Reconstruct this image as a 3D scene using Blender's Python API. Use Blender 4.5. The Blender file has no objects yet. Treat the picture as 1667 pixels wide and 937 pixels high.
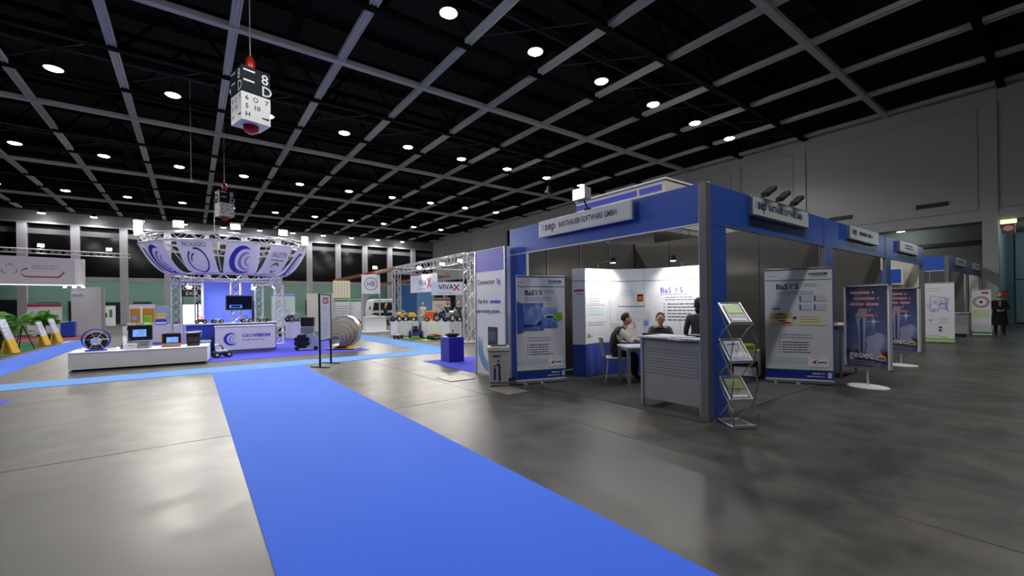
import bpy, bmesh, math, random
from mathutils import Vector, Matrix
random.seed(7)
SC = bpy.context.scene
COL = SC.collection
PI = math.pi

# ------------------------------------------------------------------ camera
CAM_H = 1.5
YAW, ROLL, FPX = math.radians(36.8), 0.0131, 697.0
cam = bpy.data.objects.new('camera', bpy.data.cameras.new('camera'))
COL.objects.link(cam)
SC.camera = cam
cam.data.sensor_fit = 'HORIZONTAL'
cam.data.sensor_width = 36.0
cam.data.lens = FPX / 1667.0 * 36.0
cam.data.shift_y = 26.7 / 1667.0
cam.data.clip_start, cam.data.clip_end = 0.05, 300
_R = Vector((math.cos(YAW), -math.sin(YAW), 0)); _F = Vector((math.sin(YAW), math.cos(YAW), 0)); _Z = Vector((0, 0, 1))
_cx = _R * math.cos(ROLL) - _Z * math.sin(ROLL)
_cy = _R * math.sin(ROLL) + _Z * math.cos(ROLL)
_m = Matrix((_cx, _cy, -_F)).transposed().to_4x4()
_m.translation = (0, 0, CAM_H)
cam.matrix_world = _m

# ------------------------------------------------------------------ world, exposure
w = bpy.data.worlds.new('hall_air'); SC.world = w
w.use_nodes = True
w.node_tree.nodes['Background'].inputs[0].default_value = (0.75, 0.85, 1.0, 1)
w.node_tree.nodes['Background'].inputs[1].default_value = 0.02
SC.view_settings.view_transform = 'Standard'
SC.view_settings.look = 'None'
SC.view_settings.gamma = 1.0
SC.view_settings.use_curve_mapping = False
SC.view_settings.exposure = 0.1
LAMP_W = 520.0          # power of one hall lamp
BEAM_HALF = 75          # half cone in degrees

# ------------------------------------------------------------------ materials
def lin(h):
    if isinstance(h, str):
        h = h.lstrip('#'); h = [int(h[i:i+2], 16) / 255 for i in (0, 2, 4)]
    return tuple((c / 12.92 if c <= .04045 else ((c + .055) / 1.055) ** 2.4) for c in h) + (1,)
MATS = {}
def mat(name, color='#808080', rough=.5, metal=0., var=0., scale=8., bump=0., emit=0., sheen=0., spec=.5, alpha=1.):
    if name in MATS: return MATS[name]
    m = bpy.data.materials.new(name); m.use_nodes = True
    nt = m.node_tree; b = nt.nodes['Principled BSDF']
    c = lin(color)
    b.inputs['Base Color'].default_value = c
    b.inputs['Roughness'].default_value = rough
    b.inputs['Metallic'].default_value = metal
    b.inputs['Specular IOR Level'].default_value = spec
    if sheen:
        b.inputs['Sheen Weight'].default_value = sheen
        b.inputs['Sheen Roughness'].default_value = .45
        b.inputs['Sheen Tint'].default_value = (.55, .85, 1, 1)
    if emit:
        b.inputs['Emission Color'].default_value = c
        b.inputs['Emission Strength'].default_value = emit
    if alpha < 1: b.inputs['Alpha'].default_value = alpha
    if var or bump:
        tc = nt.nodes.new('ShaderNodeTexCoord'); nz = nt.nodes.new('ShaderNodeTexNoise')
        nz.inputs['Scale'].default_value = scale; nz.inputs['Detail'].default_value = 4
        nt.links.new(tc.outputs['Object'], nz.inputs['Vector'])
        if var:
            mx = nt.nodes.new('ShaderNodeMix'); mx.data_type = 'RGBA'
            mx.inputs['A'].default_value = tuple(x * (1 - var) for x in c[:3]) + (1,)
            mx.inputs['B'].default_value = tuple(min(1, x * (1 + var)) for x in c[:3]) + (1,)
            nt.links.new(nz.outputs['Fac'], mx.inputs['Factor'])
            nt.links.new(mx.outputs['Result'], b.inputs['Base Color'])
            if emit: nt.links.new(mx.outputs['Result'], b.inputs['Emission Color'])
        if bump:
            bp = nt.nodes.new('ShaderNodeBump'); bp.inputs['Strength'].default_value = bump
            bp.inputs['Distance'].default_value = .01
            nt.links.new(nz.outputs['Fac'], bp.inputs['Height'])
            nt.links.new(bp.outputs['Normal'], b.inputs['Normal'])
    MATS[name] = m
    return m
def ramp(nt, stops):
    r = nt.nodes.new('ShaderNodeValToRGB'); e = r.color_ramp.elements
    while len(e) > 1: e.remove(e[-1])
    e[0].position, e[0].color = stops[0][0], stops[0][1]
    for p, c in stops[1:]:
        x = e.new(p); x.color = c
    return r

def floor_material():
    m = bpy.data.materials.new('polished_concrete'); m.use_nodes = True
    nt = m.node_tree; b = nt.nodes['Principled BSDF']; L = nt.links.new
    tc = nt.nodes.new('ShaderNodeTexCoord')
    def noise(s, d, dist=0.):
        n = nt.nodes.new('ShaderNodeTexNoise'); n.inputs['Scale'].default_value = s
        n.inputs['Detail'].default_value = d; n.inputs['Distortion'].default_value = dist
        L(tc.outputs['Object'], n.inputs['Vector']); return n
    n1, n2, n3 = noise(.45, 4), noise(2.2, 9), noise(90, 2)
    n2.inputs['Roughness'].default_value = .68
    r1 = ramp(nt, [(.3, lin('#2e2e2e')), (.5, lin('#3b3a38')), (.7, lin('#4a4742'))]); L(n1.outputs['Fac'], r1.inputs['Fac'])
    r2 = ramp(nt, [(.3, (.42, .43, .45, 1)), (.5, (1, 1, 1, 1)), (.7, (1.65, 1.6, 1.5, 1))]); L(n2.outputs['Fac'], r2.inputs['Fac'])
    mx = nt.nodes.new('ShaderNodeMix'); mx.data_type = 'RGBA'; mx.blend_type = 'MULTIPLY'; mx.inputs['Factor'].default_value = .8
    L(r1.outputs['Color'], mx.inputs['A']); L(r2.outputs['Color'], mx.inputs['B'])
    L(mx.outputs['Result'], b.inputs['Base Color'])
    rr = ramp(nt, [(.25, (.3,) * 3 + (1,)), (.75, (.5,) * 3 + (1,))]); L(n2.outputs['Fac'], rr.inputs['Fac'])
    L(rr.outputs['Color'], b.inputs['Roughness'])
    bp = nt.nodes.new('ShaderNodeBump'); bp.inputs['Strength'].default_value = .02; bp.inputs['Distance'].default_value = .005
    b.inputs['Specular IOR Level'].default_value = .42
    return m

def poster_material(name, stops, cloud=.5, cscale=3., ccol='#c8d2ee', zlo=0., zhi=1.):
    """flat print: a vertical colour run with drifting smoke, as printed on a poster"""
    m = bpy.data.materials.new(name); m.use_nodes = True
    nt = m.node_tree; b = nt.nodes['Principled BSDF']; L = nt.links.new
    b.inputs['Roughness'].default_value = .45
    tc = nt.nodes.new('ShaderNodeTexCoord'); sp = nt.nodes.new('ShaderNodeSeparateXYZ'); L(tc.outputs['Object'], sp.inputs[0])
    mr = nt.nodes.new('ShaderNodeMapRange'); mr.inputs['From Min'].default_value = zlo; mr.inputs['From Max'].default_value = zhi
    L(sp.outputs['Z'], mr.inputs['Value'])
    r = ramp(nt, [(p, lin(c)) for p, c in stops]); L(mr.outputs['Result'], r.inputs['Fac'])
    n = nt.nodes.new('ShaderNodeTexNoise'); n.inputs['Scale'].default_value = cscale; n.inputs['Detail'].default_value = 6
    L(tc.outputs['Object'], n.inputs['Vector'])
    r2 = ramp(nt, [(.5, (0, 0, 0, 1)), (.72, (cloud,) * 3 + (1,))]); L(n.outputs['Fac'], r2.inputs['Fac'])
    mx = nt.nodes.new('ShaderNodeMix'); mx.data_type = 'RGBA'
    L(r2.outputs['Color'], mx.inputs['Factor']); L(r.outputs['Color'], mx.inputs['A']); mx.inputs['B'].default_value = lin(ccol)
    L(mx.outputs['Result'], b.inputs['Base Color'])
    MATS[name] = m
    return m

M_WHITE = mat('white_laminate', '#dfe0e4', .45, var=.04)
M_PANELW = mat('white_banner_film', '#dcdfe8', .4)
M_ALU = mat('brushed_aluminium', '#b9bcc0', .35, .85, var=.08, scale=30)
M_TRUSS = mat('polished_truss_tube', '#d4d4d8', .3, .35)
M_STEEL = mat('chromed_tube', '#d2d2d6', .3, .4)
M_GREYPOST = mat('grey_anodised_profile', '#74757c', .4, .3)
M_BLUE = mat('blue_fascia_laminate', '#2a57b8', .4, var=.03)
M_DBLUE = mat('dark_blue_print', '#1d2f96', .45)
M_NAVY = mat('navy_lettering', '#232a5c', .5)
M_CARPET = mat('blue_needle_felt', '#2a60ea', .95, var=.06, scale=60, bump=.15, sheen=.4)
M_CARPET_LIT = mat('sheen_lit_needle_felt', '#3f7fd8', .95, var=.05, scale=60, bump=.2, sheen=.6)  # same felt as the aisle carpet, lighter because its sheen is painted in
M_PURPLE = mat('violet_blue_needle_felt', '#3129c8', .95, var=.06, scale=60, bump=.3, sheen=.2)
M_DCARPET = mat('charcoal_needle_felt', '#38393a', .97, var=.15, scale=50, bump=.3)
M_DWALL = mat('dark_grey_wall_panel', '#57544f', .42, var=.05, scale=3)
M_CREAM = mat('cream_wall_panel', '#c9c6ba', .5, var=.03)
M_BLACK = mat('black_plastic', '#15161a', .4)
M_BLACKM = mat('black_matt_steel', '#101114', .6)
M_RUBBER = mat('black_rubber', '#17181a', .8)
M_GREY = mat('mid_grey_laminate', '#8e9098', .45, var=.03)
M_TEXT = mat('grey_print', '#8f95a8', .6)
M_TEXTD = mat('dark_print', '#3a3f5e', .6)
M_GREEN = mat('green_print', '#3a8f45', .5)
M_LIME = mat('lime_print', '#7cc622', .5)
M_YELLOW = mat('yellow_paint', '#e2b21c', .45)
M_ORANGE = mat('orange_paint', '#e2641c', .4)
M_RED = mat('red_plastic', '#b5201c', .3)
M_BLUEP = mat('royal_blue_plastic', '#2440b8', .4)
M_LBLUE = mat('sky_blue_print', '#6f9ddc', .5)
M_CRES1 = mat('blue_crescent_print', '#2b33b4', .5)
M_CRES2 = mat('pale_crescent_print', '#8d93d6', .5)
M_BROWN = mat('brown_wood', '#7a3d1c', .5, var=.2, scale=6)
M_SILVER = mat('spun_steel', '#c4c1b4', .28, .6, var=.08)
M_LEAF = mat('green_leaf', '#5b8f2a', .5, var=.3, scale=5)
M_LEAFD = mat('dark_green_leaf', '#3c5a24', .5, var=.3, scale=5)
M_SKIN = mat('skin', '#d3a184', .5)
M_HAIR = mat('dark_hair', '#1d1613', .6, var=.2, scale=40)
M_SCREEN = mat('lit_screen_blue', '#5d86e8', .3, emit=1.2, var=.9, scale=9)
M_GLOW = mat('lamp_glass_glow', '#fffaf0', .3, emit=60)
M_FLOOD = mat('floodlight_glass_glow', '#fff6e6', .3, emit=40)
M_GLASSD = mat('dark_night_glass', '#0c0d0f', .12, spec=.5)

# ------------------------------------------------------------------ mesh helpers
class MB:
    def __init__(s): s.v = []; s.f = []
    def quad(s, *p):
        n = len(s.v); s.v += [tuple(q) for q in p]; s.f.append(tuple(range(n, n + len(p)))); return s
    def box(s, x0, x1, y0, y1, z0, z1):
        n = len(s.v)
        s.v += [(x0, y0, z0), (x1, y0, z0), (x1, y1, z0), (x0, y1, z0), (x0, y0, z1), (x1, y0, z1), (x1, y1, z1), (x0, y1, z1)]
        s.f += [tuple(n + i for i in q) for q in ((0, 3, 2, 1), (4, 5, 6, 7), (0, 1, 5, 4), (1, 2, 6, 5), (2, 3, 7, 6), (3, 0, 4, 7))]
        return s
    def obox(s, c, size, rot=None):
        b = MB(); a, d, e = (x / 2 for x in size); b.box(-a, a, -d, d, -e, e)
        mt = Matrix.Translation(Vector(c))
        if rot is not None: mt = mt @ rot.to_4x4()
        return s.add(b, mt)
    def add(s, o, mt=None):
        n = len(s.v)
        s.v += [tuple(mt @ Vector(p)) for p in o.v] if mt is not None else o.v
        s.f += [tuple(n + i for i in q) for q in o.f]; return s
    def tube(s, p0, p1, r, n=6, r1=None, cap=True):
        return s.path([p0, p1], [r, r if r1 is None else r1], n, cap)
    def path(s, pts, r, n=6, cap=True, closed=False):
        pts = [Vector(p) for p in pts]; k = len(pts)
        rs = r if isinstance(r, (list, tuple)) else [r] * k
        base = len(s.v); up = None
        for i, p in enumerate(pts):
            a = pts[(i - 1) % k] if (i or closed) else pts[0]; c = pts[(i + 1) % k] if (i < k - 1 or closed) else pts[-1]
            d = (c - a).normalized()
            if up is None:
                up = Vector((0, 0, 1)) if abs(d.z) < .9 else Vector((1, 0, 0))
            x = d.cross(up)
            if x.length < 1e-4: x = d.orthogonal()
            x.normalize(); y = x.cross(d).normalized(); up = y
            for j in range(n):
                t = 2 * PI * j / n
                s.v.append(tuple(p + x * math.cos(t) * rs[i] + y * math.sin(t) * rs[i]))
        for i in range(k if closed else k - 1):
            a, c = base + i * n, base + ((i + 1) % k) * n
            for j in range(n):
                q = (j + 1) % n; s.f.append((a + j, a + q, c + q, c + j))
        if cap and not closed:
            s.f.append(tuple(base + j for j in reversed(range(n)))); s.f.append(tuple(base + (k - 1) * n + j for j in range(n)))
        return s
    def lathe(s, prof, n=16, c=(0, 0, 0), mt=None):
        b = MB()
        for r, z in prof:
            for j in range(n):
                t = 2 * PI * j / n; b.v.append((r * math.cos(t), r * math.sin(t), z))
        for i in range(len(prof) - 1):
            for j in range(n):
                q = (j + 1) % n; b.f.append((i * n + j, i * n + q, (i + 1) * n + q, (i + 1) * n + j))
        if len(prof) == 2 and prof[0][0] < 1e-5: return s.add(b, Matrix.Translation(Vector(c)) @ (mt or Matrix()))
        if prof[0][0] > 1e-5: b.f.append(tuple(reversed(range(n))))
        if prof[-1][0] > 1e-5: b.f.append(tuple((len(prof) - 1) * n + j for j in range(n)))
        return s.add(b, Matrix.Translation(Vector(c)) @ (mt or Matrix()))
    def prism(s, poly, y0, y1):
        n = len(s.v); k = len(poly)
        s.v += [(x, y0, z) for x, z in poly] + [(x, y1, z) for x, z in poly]
        s.f.append(tuple(n + i for i in range(k))); s.f.append(tuple(n + k + i for i in reversed(range(k))))
        for i in range(k):
            j = (i + 1) % k; s.f.append((n + j, n + i, n + k + i, n + k + j))
        return s
    def ell(s, c, r, nu=14, nv=10, fn=None):
        b = MB(); c = Vector(c)
        for i in range(1, nv):
            ph = PI * i / nv
            for j in range(nu):
                t = 2 * PI * j / nu
                p = Vector((math.sin(ph) * math.cos(t), math.sin(ph) * math.sin(t), math.cos(ph)))
                if fn: p = fn(p)
                b.v.append((c.x + p.x * r[0], c.y + p.y * r[1], c.z + p.z * r[2]))
        top, bot = Vector((0, 0, 1)), Vector((0, 0, -1))
        if fn: top, bot = fn(top), fn(bot)
        b.v.append((c.x + top.x * r[0], c.y + top.y * r[1], c.z + top.z * r[2])); b.v.append((c.x + bot.x * r[0], c.y + bot.y * r[1], c.z + bot.z * r[2]))
        T = (nv - 1) * nu
        for i in range(nv - 2):
            for j in range(nu):
                q = (j + 1) % nu; b.f.append((i * nu + j, (i + 1) * nu + j, (i + 1) * nu + q, i * nu + q))
        for j in range(nu):
            q = (j + 1) % nu; b.f.append((T, j, q)); b.f.append((T + 1, (nv - 2) * nu + q, (nv - 2) * nu + j))
        return s.add(b)
    def band(s, outer, inner):
        for i in range(len(outer) - 1):
            s.quad(outer[i], outer[i + 1], inner[i + 1], inner[i])
        return s
    def mesh(s, name, m, smooth=False, bevel=0., ang=40):
        me = bpy.data.meshes.new(name); me.from_pydata(s.v, [], s.f); me.update()
        if bevel:
            bm = bmesh.new(); bm.from_mesh(me)
            bmesh.ops.bevel(bm, geom=list(bm.edges), offset=bevel, segments=2, affect='EDGES', profile=.5)
            bm.to_mesh(me); bm.free()
        if m: me.materials.append(m)
        if smooth:
            me.polygons.foreach_set('use_smooth', [True] * len(me.polygons))
            me.set_sharp_from_angle(angle=math.radians(ang))
        return me
    def build(s, name, m, parent=None, smooth=False, bevel=0., loc=None, rotz=None, label=None):
        return place(name, s.mesh(name, m, smooth, bevel), parent, loc, rotz, label)
def place(name, me, parent=None, loc=None, rotz=None, label=None):
    o = bpy.data.objects.new(name, me); COL.objects.link(o)
    if parent is not None: o.parent = parent
    if loc is not None: o.location = loc
    if rotz is not None: o.rotation_euler = (0, 0, rotz)
    if label: o['label'] = label
    return o
def tag(o, label, cat, group=None):
    o['label'] = label; o['category'] = cat
    if group: o['group'] = group
    return o
def thing(name, label, cat, loc=(0, 0, 0), rotz=0., group=None):
    o = place(name, None, None, loc, rotz); return tag(o, label, cat, group)
def structure(o):
    o['kind'] = 'structure'; return o
def copy_tree(o, parent=None):
    c = o.copy(); COL.objects.link(c); c.parent = parent
    for ch in list(o.children): copy_tree(ch, c)
    return c
TXT = {}
def text(s, size, m, parent, x, z, y=-.004, name='lettering', align='LEFT', bold=0., sx=1., rot=None):
    """flat lettering standing in the local XZ plane, read from -Y"""
    key = (s, size, align, bold, sx, m.name)
    if key not in TXT:
        cu = bpy.data.curves.new('t', 'FONT'); cu.body = s; cu.size = size; cu.align_x = align; cu.resolution_u = 2
        cu.offset = bold; cu.fill_mode = 'FRONT' if False else 'BOTH'
        ob = bpy.data.objects.new('t', cu); COL.objects.link(ob)
        bpy.context.view_layer.update()
        me = bpy.data.meshes.new_from_object(ob.evaluated_get(bpy.context.evaluated_depsgraph_get()))
        for v in me.vertices: v.co = (v.co.x * sx, 0, v.co.y)
        me.materials.clear(); me.materials.append(m); me.name = 'lettering'
        bpy.data.objects.remove(ob); bpy.data.curves.remove(cu)
        TXT[key] = me
    o = place(name, TXT[key], parent, (x, y, z))
    if rot: o.rotation_euler = rot
    return o
def lines(parent, x, z, w, n, dz, h, m, y=-.004, seed=1, bullets=False, name='text_lines'):
    """rows of small print too fine to read"""
    rnd = random.Random(seed); b = MB()
    for i in range(n):
        zz = z - i * dz; ww = w * rnd.uniform(.7, 1.); a = x
        if bullets: b.quad((x - .05, y, zz), (x - .05 + h * 1.3, y, zz), (x - .05 + h * 1.3, y, zz + h * 1.3), (x - .05, y, zz + h * 1.3))
        while a < x + ww:
            l = min(rnd.uniform(2.5, 8) * h, x + ww - a)
            b.quad((a, y, zz), (a + l, y, zz), (a + l, y, zz + h), (a, y, zz + h)); a += l + h * .8
    o = b.build(name, m, parent); o['kind'] = 'stuff'; return o
def rect(parent, x0, x1, z0, z1, m, y=-.003, name='printed_area', t=.001):
    return MB().box(x0, x1, y - t, y, z0, z1).build(name, m, parent)
def crescent(parent, cx, cz, R, m, y=-.004, a0=50, a1=330, w=.42, name='crescent_logo', tilt=0.):
    o, i = [], []
    for k in range(33):
        t = k / 32; a = math.radians(a0 + (a1 - a0) * t + tilt)
        th = R * w * math.sin(PI * t) ** .8
        o.append((cx + R * math.cos(a), y, cz + R * math.sin(a)))
        rr = R - th; i.append((cx + rr * math.cos(a), y, cz + rr * math.sin(a)))
    return MB().band(o, i).build(name, m, parent)
def ringmark(parent, cx, cz, R, th, m, y=-.004, name='ring_mark'):
    n = 28; o = [(cx + R * math.cos(2 * PI * k / n), y, cz + R * math.sin(2 * PI * k / n)) for k in range(n + 1)]
    i = [(cx + (R - th) * math.cos(2 * PI * k / n), y, cz + (R - th) * math.sin(2 * PI * k / n)) for k in range(n + 1)]
    return MB().band(o, i).build(name, m, parent)
def trow(parts, size, parent, x, z, y, bold=0., sx=1., gap=.1):
    for s, m in parts:
        o = text(s, size, m, parent, x, z, y, bold=bold, sx=sx)
        x += max(v.co.x for v in o.data.vertices) + gap * size
    return x
def wave(parent, x0, x1, z, amp, th, m, n=24, cyc=2., y=-.004, name='wave_mark'):
    up, dn = [], []
    for k in range(n + 1):
        x = x0 + (x1 - x0) * k / n; zz = z + amp * math.sin(2 * PI * cyc * k / n)
        up.append((x, y, zz + th)); dn.append((x, y, zz))
    return MB().band(up, dn).build(name, m, parent)
def truss(b, p0, p1, s=.3, r=.024, step=None, rw=None, n=5, sides=4, roll=0.):
    """lattice truss between two points"""
    p0, p1 = Vector(p0), Vector(p1); d = p1 - p0; L = d.length; d.normalize()
    u = Vector((0, 0, 1)) if abs(d.z) < .9 else Vector((1, 0, 0))
    x = d.cross(u).normalized(); y = x.cross(d).normalized()
    q = s / 2; step = step or s * 1.1; rw = rw or r * .5
    if sides == 4: cs = [x * q + y * q, -x * q + y * q, -x * q - y * q, x * q - y * q]
    else: cs = [x * q + y * q, -x * q + y * q, -y * q]
    for c in cs: b.tube(p0 + c, p1 + c, r, n)
    k = max(1, int(round(L / step)))
    for i in range(k):
        a, e = p0 + d * (L * i / k), p0 + d * (L * (i + 1) / k)
        for j in range(len(cs)):
            c0, c1 = cs[j], cs[(j + 1) % len(cs)]
            if i % 2: c0, c1 = c1, c0
            b.tube(a + c0, e + c1, rw, 3, cap=False)
    for j in range(len(cs)):
        b.tube(p0 + cs[j], p0 + cs[(j + 1) % len(cs)], rw, 4); b.tube(p1 + cs[j], p1 + cs[(j + 1) % len(cs)], rw, 4)
    return b
ORD = ['first', 'second', 'third', 'fourth', 'fifth', 'sixth', 'seventh', 'eighth', 'ninth', 'tenth', 'eleventh', 'twelfth', 'thirteenth']
def spot(name, loc, target, power, ang=60, color=(1, .95, .88), size=.1, blend=.5, parent=None):
    l = bpy.data.lights.new(name, 'SPOT'); l.energy = power; l.spot_size = math.radians(ang); l.spot_blend = blend
    l.color = color; l.shadow_soft_size = size
    o = bpy.data.objects.new(name, l); COL.objects.link(o)
    d = Vector(target) - Vector(loc); o.rotation_euler = d.to_track_quat('-Z', 'Y').to_euler(); o.location = loc
    return o
# ------------------------------------------------------------------ setting: floor, walls, roof
XW, YB = 29.3, 59.0
M_FLOOR = floor_material()
M_WALL = mat('grey_wall_paint', '#9b9ea0', .7, var=.04, scale=1.5)
M_PIL = mat('lighter_grey_paint', '#9c9ea5', .65, var=.03, scale=2)
M_JOINT = mat('dark_floor_joint', '#3c3a38', .8)
M_PLATE = mat('pale_floor_hatch', '#6e6c63', .45, .2, var=.08)
fl = structure(MB().box(-45, 45, -25, 75, -.2, 0).build('floor', M_FLOOR))
jb = MB()
for y in (-6.1, 6.05, 18.2, 30.3): jb.box(-45, XW, y - .006, y + .006, .0005, .0015)
for x in (-9.6, 3.9, 17.4): jb.box(x - .006, x + .006, -25, 58, .0005, .0015)
jb.build('expansion_joint', M_JOINT, fl)
for (x, y, sx, sy) in ((4.4, 6.03, .46, .66), (4.32, 7.72, .56, .62)):
    tag(MB().box(x - sx / 2, x + sx / 2, y - sy / 2, y + sy / 2, .001, .012).build('floor_hatch', M_PLATE),
        'pale metal floor hatch ' + ('in front of the white litter bin' if y < 7 else 'near the violet carpet corner'), 'hatch', 'floor hatches')

# right wall with pilasters, recessed lower bays
wr = structure(MB().box(XW, XW + .4, -25, 70, 5.5, 11.1).build('wall_right', M_WALL))
MB().box(XW, XW + .4, -25, 70, 11.1, 16).build('roof_gable', mat('black_gable', '#07080a', .9), wr)
MB().box(XW - .06, XW + .5, -25, 70, 5.05, 5.5).build('lintel_band', M_PIL, wr)
MB().box(XW - .06, XW, -25, 70, 10.35, 11.1).build('top_band', M_PIL, wr)
for y0, y1 in ((-4.8, -4.3), (2.3, 2.8), (9.85, 10.4), (13.6, 14.15), (17.4, 17.95), (25, 25.5), (32.6, 33.1), (40.2, 40.7), (47.8, 48.3), (55.2, 55.7)):
    MB().box(XW - .08, XW + .4, y0, y1, 0, 11.1).build('pilaster', M_PIL, wr)
for y0, y1 in ((2.8, 9.85), (10.4, 13.6), (14.15, 17.4), (17.95, 25), (25.5, 32.6), (33.1, 40.2), (40.7, 47.8), (48.3, 55.2), (-4.3, 2.3)):
    MB().box(XW - .035, XW - .001, y0 + .12, y1 - .12, 5.58, 10.25).build('wall_panel', M_WALL, wr)
for y0, y1, z in ((3.9, 5.05, 6.1), (7.65, 8.75, 6.1), (-3.5, -2.2, 6.1)):
    v = tag(MB().box(XW - .08, XW - .03, y0, y1, z - .1, z + .1).build('wall_vent', M_BLACKM),
        'black slot vent high on grey wall, ' + {3.9: 'left of the exit sign', 7.65: 'above the second blue booth sign', -3.5: 'beyond the door bay'}[y0], 'vent', 'slot vents')
    for k in range(3): MB().box(XW - .09, XW - .08, y0, y1, z - .07 + k * .06, z - .045 + k * .06).build('louvre', M_BLACK, v)
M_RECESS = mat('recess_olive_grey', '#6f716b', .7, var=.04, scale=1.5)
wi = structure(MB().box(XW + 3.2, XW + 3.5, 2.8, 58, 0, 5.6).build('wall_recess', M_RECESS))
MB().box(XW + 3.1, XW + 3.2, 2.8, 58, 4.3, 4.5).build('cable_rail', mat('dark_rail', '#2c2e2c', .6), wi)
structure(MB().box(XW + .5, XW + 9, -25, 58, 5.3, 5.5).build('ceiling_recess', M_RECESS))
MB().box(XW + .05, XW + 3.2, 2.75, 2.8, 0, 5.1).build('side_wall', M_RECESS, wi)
# door bay
M_TEAL = mat('teal_grey_door', '#5d7580', .45, var=.05, scale=2)
M_TEALD = mat('teal_grey_frame', '#4b6069', .5)
wd = structure(MB().box(38.3, 38.5, -8, 4, 0, 5.6).build('wall_doorbay', M_TEALD))
MB().box(XW + .4, 38.3, 2.7, 2.75, 0, 5.3).build('bay_side', mat('teal_wall', '#66808a', .5), wd)
dr = structure(MB().box(38.22, 38.3, -1.9, 2.4, .05, 5.2).build('door_1', M_TEALD))
for y in (-1.85, .28):
    for z0, z1 in ((.08, 2.5), (2.58, 5.15)):
        MB().box(38.16, 38.22, y, y + 2.08, z0, z1).build('door_panel', M_TEAL, dr)
MB().tube((38.1, .2, 1.0), (38.1, .2, 1.5), .03).build('door_handle', M_STEEL, dr)
ex = thing('exit_sign', 'red and white exit sign under a green lit box by the door', 'sign', (XW - .1, 2.0, 4.4))
MB().box(-.04, .04, -.2, .2, 0, .4).build('sign_board', mat('exit_red', '#b03428', .5), ex, bevel=.006)
MB().lathe([(0, 0), (1, 0)], 20, (-.043, 0, .2), Matrix.Rotation(-PI / 2, 4, 'Y') @ Matrix.Diagonal((.12, .16, 1, 1))).build('white_oval', M_WHITE, ex)
MB().box(-.06, .06, -.24, .24, .42, .6).build('light_box', mat('exit_light_glow', '#d8f0a8', .4, emit=1.6), ex, bevel=.006)
MB().tube((0, 0, .6), (0, 0, .7), .015).build('bracket', M_GREYPOST, ex)
fb = thing('fire_alarm_box', 'small dark red call box behind the walking person', 'alarm box', (XW - .08, 2.12, 1.55))
MB().box(-.06, .02, -.09, .09, 0, .28).build('box', mat('dark_red_box', '#6b1d1c', .5), fb, bevel=.008)
MB().box(-.066, -.06, -.06, .06, .08, .2).build('cover', M_RED, fb)

for i, (x, y) in enumerate(((34.5, .2), (31.2, 6.0))):  # lamps added to brighten the dark bays; the door bay one is unseen
    c = thing('soffit_fill_lamp', ('round unseen fill lamp added under the soffit of the door bay', 'round lamp under the soffit behind the far booth')[i], 'lamp', (x, y, 5.2))
    MB().lathe([(.2, .1), (.22, .04), (.18, 0)], 12).build('shade', M_WHITE, c, smooth=True)
    MB().lathe([(0, -.004), (.17, -.004)], 12).build('glass', mat('soffit_fill_glow', '#eaf6f4', .3, emit=8), c)
    l = bpy.data.lights.new('soffit_fill_light', 'POINT'); l.energy = (170, 45)[i]; l.color = (.88, 1, .98); l.shadow_soft_size = .15
    place('soffit_fill_light', l, c, (0, 0, -.12))

# unseen walls close the hall
structure(MB().box(-45, -44.6, -25, 75, 0, 16).build('wall_left', M_WALL))
structure(MB().box(-45, 45, -25.4, -25, 0, 16).build('wall_near', M_WALL))

# window wall at the far end
M_MULL = mat('pale_grey_steel', '#6e7077', .55)
wb = structure(MB().box(-45, XW, YB - .25, YB + .2, 9.7, 10.9).build('wall_back', M_MULL))
MB().box(-45, XW, YB - .1, YB + .1, 10.9, 16).build('wall_top', M_BLACKM, wb)
MB().box(-45, XW, YB - .3, YB - .25, 9.7, 9.85).build('sill_rail', M_PIL, wb)
MB().box(-45, XW, YB - .2, YB + .1, 4.3, 4.75).build('transom', mat('grey_transom', '#92939a', .55), wb)
for k in range(-5, 8):
    x = 1.5 + 3.5 * k
    MB().box(x - .3, x + .3, YB - .45, YB + .1, 0, 9.7).build('mullion', mat('lilac_grey_column', '#a3a2ac', .55), wb)
n = 0
for k in range(-5, 8):
    x = 1.5 + 3.5 * k; n += 1
    x1 = min(x + 3.2, XW)
    o = structure(MB().box(x + .3, x1, YB + .02, YB + .06, 4.75, 9.7).build('window_%d' % n, M_GLASSD))
    MB().box(x + .3, x1, YB - .02, YB + .0, 8.75, 9.25).build('blind_rail', mat('dim_rail', '#5b5b5e', .6), o)
M_GREENW = mat('pale_green_wall', '#93b3a8', .7, var=.04)
wg = structure(MB().box(-45, XW + 8, 66, 66.3, 0, 5).build('wall_corridor', M_GREENW))
structure(MB().box(-45, XW, YB + .1, 66, 4.75, 4.9).build('ceiling_corridor', mat('corridor_soffit', '#6d7c76', .7)))
for i, (x, wdt, h) in enumerate(((-14.6, 2.0, 2.6), (-12.2, 1.6, 2.3), (-10.0, 1.4, 2.4), (-7.2, 1.8, 2.3), (-4.6, 1.6, 2.3), (1.2, 1.8, 2.4), (5.6, 2.0, 2.4), (9.6, 1.6, 2.4), (14.0, 2.2, 2.4), (18.5, 2.0, 2.4), (23, 2, 2.4))):
    d = structure(MB().box(x - wdt / 2, x + wdt / 2, 65.9, 66, 0, h).build('door_%d' % (i + 2), mat('dark_teal_door', '#16262a', .4)))
    MB().box(x - wdt / 2 - .08, x + wdt / 2 + .08, 65.94, 66, h, h + .1).build('door_frame', M_MULL, d)
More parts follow.
